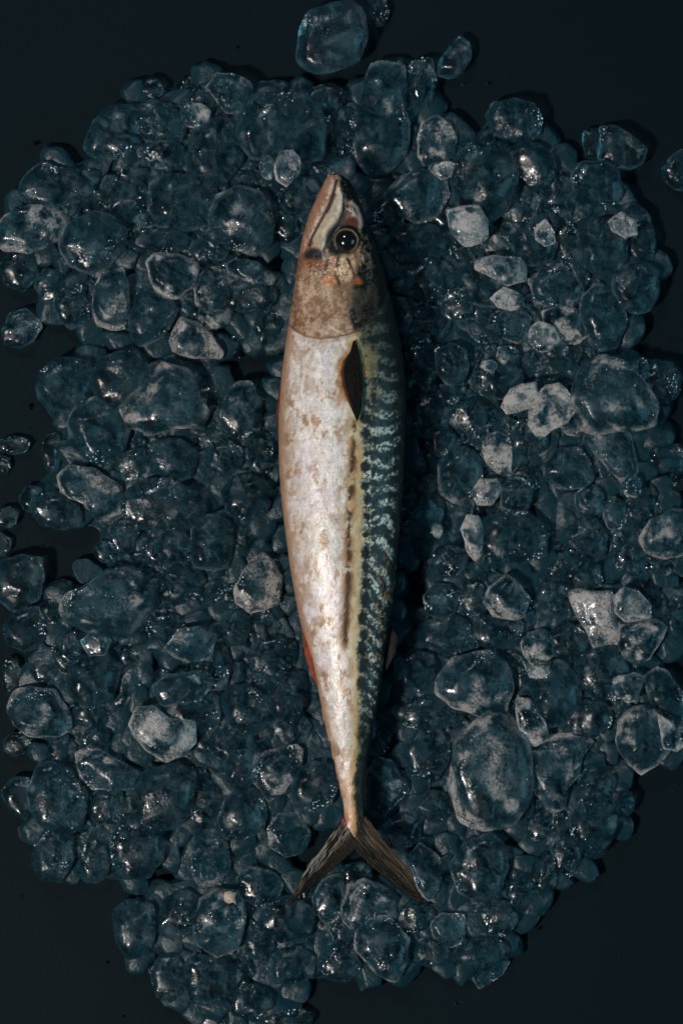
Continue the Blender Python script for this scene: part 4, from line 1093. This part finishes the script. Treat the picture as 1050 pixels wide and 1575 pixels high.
hmap = np.maximum(hmap, .0045 * depth)             # the lumps rest on this bed
TH = np.linspace(-math.pi, math.pi, 361)[:-1]
kern = np.hanning(23); kern /= kern.sum()
kern2 = np.hanning(11); kern2 /= kern2.sum()
kern2 = np.pad(kern2, 6)
for i in order:
    p = pieces[i]
    r0 = radial(p, TH)
    r0 = np.where(r0 <= 0, p['ext'], r0)
    r0 = np.convolve(np.concatenate([r0[-11:], r0, r0[:11]]), kern2 if p['frost'] > 1 else kern, 'valid') * 1.02
    sub = 5 if p['main'] and p['ext'] > 13 else 4
    vs, fs = ico(sub)
    vs = vs.copy()
    # height of the lump from its smaller width
    wmin = np.percentile(r0, 25) * 2 * PX
    T = wmin * rng.uniform(.54, .74)
    if not p['main']:
        T = min(T, 0.013)
    sharp = 0.46 if p['frost'] > 1.2 else 0.56
    th = np.arctan2(-vs[:, 1], vs[:, 0])            # pixel space has y down
    rr = np.interp(th, TH, r0, period=2 * math.pi)
    cl = np.hypot(vs[:, 0], vs[:, 1]) ** sharp
    lx, ly = rr * cl * np.cos(th) * PX, -rr * cl * np.sin(th) * PX
    lz = np.sign(vs[:, 2]) * np.abs(vs[:, 2]) ** 0.86 * T / 2
    co = np.stack([lx, ly, lz], -1)
    R_ = p['ext'] * PX
    # facets: flatten against random planes that mostly face up or sideways-up
    for _ in range(rng.choice((3, 4, 5)) if p['frost'] > .6 else rng.choice((1, 2, 3))):
        a = rng.random() * 6.283
        el = rng.uniform(.35, 1.35)
        nv = np.array([math.cos(a) * math.cos(el), math.sin(a) * math.cos(el), math.sin(el)])
        if rng.random() < .25:
            nv[2] *= -1
        pr = co @ nv
        lim = pr.max() * rng.uniform(.74, .92)
        ov = np.maximum(0, pr - lim)
        co = co - np.outer(ov * .88, nv)
    sd = i * 13 + 5
    sc = 1 / (R_ + 1e-9)
    nn = fbm(co[:, 0] * sc * 1.3 + sd, co[:, 1] * sc * 1.3, co[:, 2] * sc * 1.3, seed=sd, octaves=2) - .5
    n2 = fbm(co[:, 0] * 260 + sd, co[:, 1] * 260, co[:, 2] * 260, seed=sd + 3, octaves=3) - .5
    nrm = vs * np.array([1, 1, R_ / (T / 2) * .6]); nrm /= np.linalg.norm(nrm, axis=1)[:, None]
    co = co + nrm * (nn * R_ * .18 + n2 * 0.0006 * min(1, R_ / .009))[:, None]
    # frost: patches on the surface plus a rough rim
    pn = fbm(co[:, 0] * 120 + sd, co[:, 1] * 120, co[:, 2] * 120, seed=sd + 9, octaves=4)
    fl_ = p['frost']
    thr = np.interp(fl_, [0, .5, 1, 1.5, 2, 2.5, 3], [.86, .70, .605, .545, .49, .43, .37])
    fro = sstep(thr - .05, thr + .13, pn) * np.interp(fl_, [0, .5, 1, 2, 3], [.12, .28, .46, .80, .86])
    soft_ = sstep(.36, .66, fbm(co[:, 0] * 55 + sd, co[:, 1] * 55, co[:, 2] * 55, seed=sd + 31, octaves=3)) * np.interp(fl_, [0, .5, 1, 1.5, 2, 3], [.0, .055, .15, .26, .37, .48])
    fro = np.maximum(fro, soft_)
    rim = np.exp(-((1 - cl) / .12) ** 2) * sstep(.24, .54, fbm(co[:, 0] * 90 + sd, co[:, 1] * 90, co[:, 2] * 60, seed=sd + 21, octaves=3))
    fro = np.clip(np.maximum(fro, rim * np.interp(fl_, [0, .4, 1, 2, 3], [.09, .20, .44, .82, .95])), 0, 1)
    # resting height from what is already there
    x0, y0 = p['c']
    rad = r0.max() + 3
    js = slice(max(0, int((x0 - rad + 90) / CELL)), int((x0 + rad + 90) / CELL) + 2)
    is_ = slice(max(0, int((y0 - rad + 90) / CELL)), int((y0 + rad + 90) / CELL) + 2)
    dx, dy = hx[is_, js] - x0, hy[is_, js] - y0
    q2 = np.hypot(dx, dy) / np.maximum(np.interp(np.arctan2(dy, dx), TH, r0, period=2 * math.pi), 1)
    m = q2 < 1
    prof = np.sqrt(np.maximum(0, 1 - q2 ** 2.6)) * T / 2
    H = hmap[is_, js]
    base = 0.0
    if m.any():
        need = (H + prof - 0.0)[m]                   # centre height at which the underside clears each cell
        base = max(T / 2 * .97, np.percentile(need, 78) - 0.12 * T)
        flow = fish_low[is_, js][m & (q2 < .9)]
        if len(flow) and flow.min() < 1:
            frac = (flow < 1).mean()
            cap = np.percentile(flow[flow < 1], 30)
            if frac > .34:
                if base + T / 2 * .9 > cap:
                    base = cap - T / 2 * .9
                if base < T / 2 * .97:
                    f_ = max(.35, cap / (1.9 * T / 2))
                    T_n = T * min(1, f_)
                    co[:, 2] *= T_n / T; prof = prof * T_n / T; T = T_n
                    base = T / 2 * .97
        base = min(base, 0.047)
        hmap[is_, js] = np.where(m, np.maximum(H, base + prof), H)
    lo = co[:, 2].min()
    base = max(base, -lo + 0.0002)
    wx, wy, _ = P(x0, y0, base)
    co[:, 2] -= lo
    p['loc'] = (wx, wy, base + lo)
    p['mesh'] = (co, fs, fro, cl)

LAND = [(-999, None), (130, 'heap top row'), (200, 'row above snout'), (262, 'its snout'), (330, 'its eye'), (400, 'its cheek'),
        (465, 'its gill edge'), (530, 'side fin root'), (590, 'side fin tip'), (660, 'upper belly'), (730, 'mid belly'),
        (795, 'dark side line'), (860, 'lower belly'), (925, 'red fin top'), (990, 'red fin end'), (1055, 'narrowing flank'),
        (1115, 'upper tail stalk'), (1175, 'thin tail stalk'), (1235, 'tail root'), (1290, 'tail fork'), (1345, 'tail tips'),
        (1400, 'row below tail'), (1460, 'heap bottom row')]
ORD = ['nearest', 'second', 'third', 'fourth', 'fifth', 'sixth', 'seventh', 'eighth', 'ninth', 'tenth', 'eleventh', 'twelfth', 'thirteenth', 'fourteenth', 'fifteenth', 'sixteenth']
bands = {}
for i, p in enumerate(pieces):
    x, y = p['c']
    b = max(k for k, l in enumerate(LAND) if y >= l[0])
    yy = min(max(y, 267), 1290)
    mid = (edgeL(yy) + edgeR(yy)) / 2
    side = 'left' if x < mid else 'right'
    bands.setdefault((b, side), []).append((abs(x - mid), i))
for (b, side), lst in bands.items():
    for rank, (_, i) in enumerate(sorted(lst)):
        p = pieces[i]
        f = p['frost']
        fin_w = 'clear' if f < .45 else 'faintly frosted' if f < .95 else 'patchily frosted' if f < 1.7 else 'frosty grey' if f < 2.3 else 'white frosted'
        siz = 'small' if p['ext'] < 19 else 'large' if p['ext'] > 43 else ''
        look = ' '.join(w for w in (siz, fin_w, p['word']) if w)
        if LAND[b][1] is None:
            lab = f"{look} stray ice lump above the heap, {ORD[rank]} {side} of snout"
        else:
            lab = f"{look} ice lump {ORD[rank]} {side} of fish by {LAND[b][1]}"
        p['label'] = lab

for p in pieces:
    co, fs, fro, cl = p['mesh']
    o = mesh_obj('ice_lump', co, fs, M_ICE, attrs={'frost': fro})
    o.location = p['loc']
    tag(o, p['label'], 'ice', 'ice lumps heaped round the fish')
    # bright grains added in place of wet glints, in loose clusters on the upper side
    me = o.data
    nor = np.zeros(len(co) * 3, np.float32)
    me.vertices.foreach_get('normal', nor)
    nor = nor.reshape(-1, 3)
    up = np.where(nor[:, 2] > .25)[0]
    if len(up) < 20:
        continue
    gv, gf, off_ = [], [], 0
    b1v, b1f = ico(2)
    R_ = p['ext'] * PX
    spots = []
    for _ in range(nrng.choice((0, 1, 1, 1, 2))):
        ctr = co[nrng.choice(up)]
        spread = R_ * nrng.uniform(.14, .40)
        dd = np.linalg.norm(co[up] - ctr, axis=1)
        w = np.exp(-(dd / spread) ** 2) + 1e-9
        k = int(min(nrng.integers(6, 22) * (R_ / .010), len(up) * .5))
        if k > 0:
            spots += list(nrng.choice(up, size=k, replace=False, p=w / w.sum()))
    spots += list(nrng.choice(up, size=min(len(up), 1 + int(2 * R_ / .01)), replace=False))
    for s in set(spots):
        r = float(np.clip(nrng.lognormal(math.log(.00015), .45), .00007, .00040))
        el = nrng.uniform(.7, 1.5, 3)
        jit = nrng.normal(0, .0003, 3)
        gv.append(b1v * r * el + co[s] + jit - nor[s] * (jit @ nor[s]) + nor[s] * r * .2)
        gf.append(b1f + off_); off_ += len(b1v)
    gr = mesh_obj('glint_grains', np.concatenate(gv), np.concatenate(gf), M_GLINT, o)
    gr['kind'] = 'stuff'

# ------------------------------------------------------------------ the pale scrap of flesh on the ice near the tail
sx, sy = 353, 1380
top_here = float(hmap[int((sy + 90) / CELL), int((sx + 90) / CELL)])
outl = [(346, 1372), (352, 1370), (359, 1373), (366, 1372), (361, 1378), (362, 1384), (364, 1392), (358, 1388), (351, 1390), (345, 1386), (344, 1378)]
vs = [P(sx, sy, top_here + 0.0022)] + [P(x, y, top_here + 0.0012) for x, y in outl] + [P(x, y, top_here + 0.0004) for x, y in outl]
n = len(outl)
fs = [(0, 1 + i, 1 + (i + 1) % n) for i in range(n)] + [(1 + i, 1 + n + i, 1 + n + (i + 1) % n, 1 + (i + 1) % n) for i in range(n)] + [tuple(range(2 * n, n, -1))]
fk = mesh_obj('flesh_scrap', vs, fs, plain('pale_flesh', (0.46, 0.36, 0.28), 0.5, 0.3))
tag(fk, 'tiny pale tan scrap lying on the ice lump below the left tail tip', 'scrap')

# ------------------------------------------------------------------ stray drops of meltwater on the table round the heap
M_WATER = plain('water', (0.9, 0.96, 0.98), 0.03, 0.0, 1.0, 1.33)
dv, dfc, off_ = [], [], 0
wv, wf = ico(3)
edge_c = np.argwhere((soft_h > .02) & (soft_h < .22))
nrng.shuffle(edge_c)
for i, j in edge_c[:40]:
    r = float(np.clip(nrng.lognormal(math.log(.0006), .5), .0003, .0022))
    wx, wy, _ = P(hx[i, j] + nrng.normal(0, 6), hy[i, j] + nrng.normal(0, 6), 0)
    lob = 1 + .25 * np.sin(2 * np.arctan2(wv[:, 1], wv[:, 0]) + nrng.random() * 6)
    z = np.where(wv[:, 2] > 0, wv[:, 2] * r * .45, wv[:, 2] * .0002)
    dv.append(np.stack([wv[:, 0] * r * lob + wx, wv[:, 1] * r * lob + wy, z + .0003], -1))
    dfc.append(wf + off_); off_ += len(wv)
dr = mesh_obj('water_drops', np.concatenate(dv), np.concatenate(dfc), M_WATER)
tag(dr, 'tiny drops of meltwater scattered on the dark table round the ice', 'water', kind='stuff')
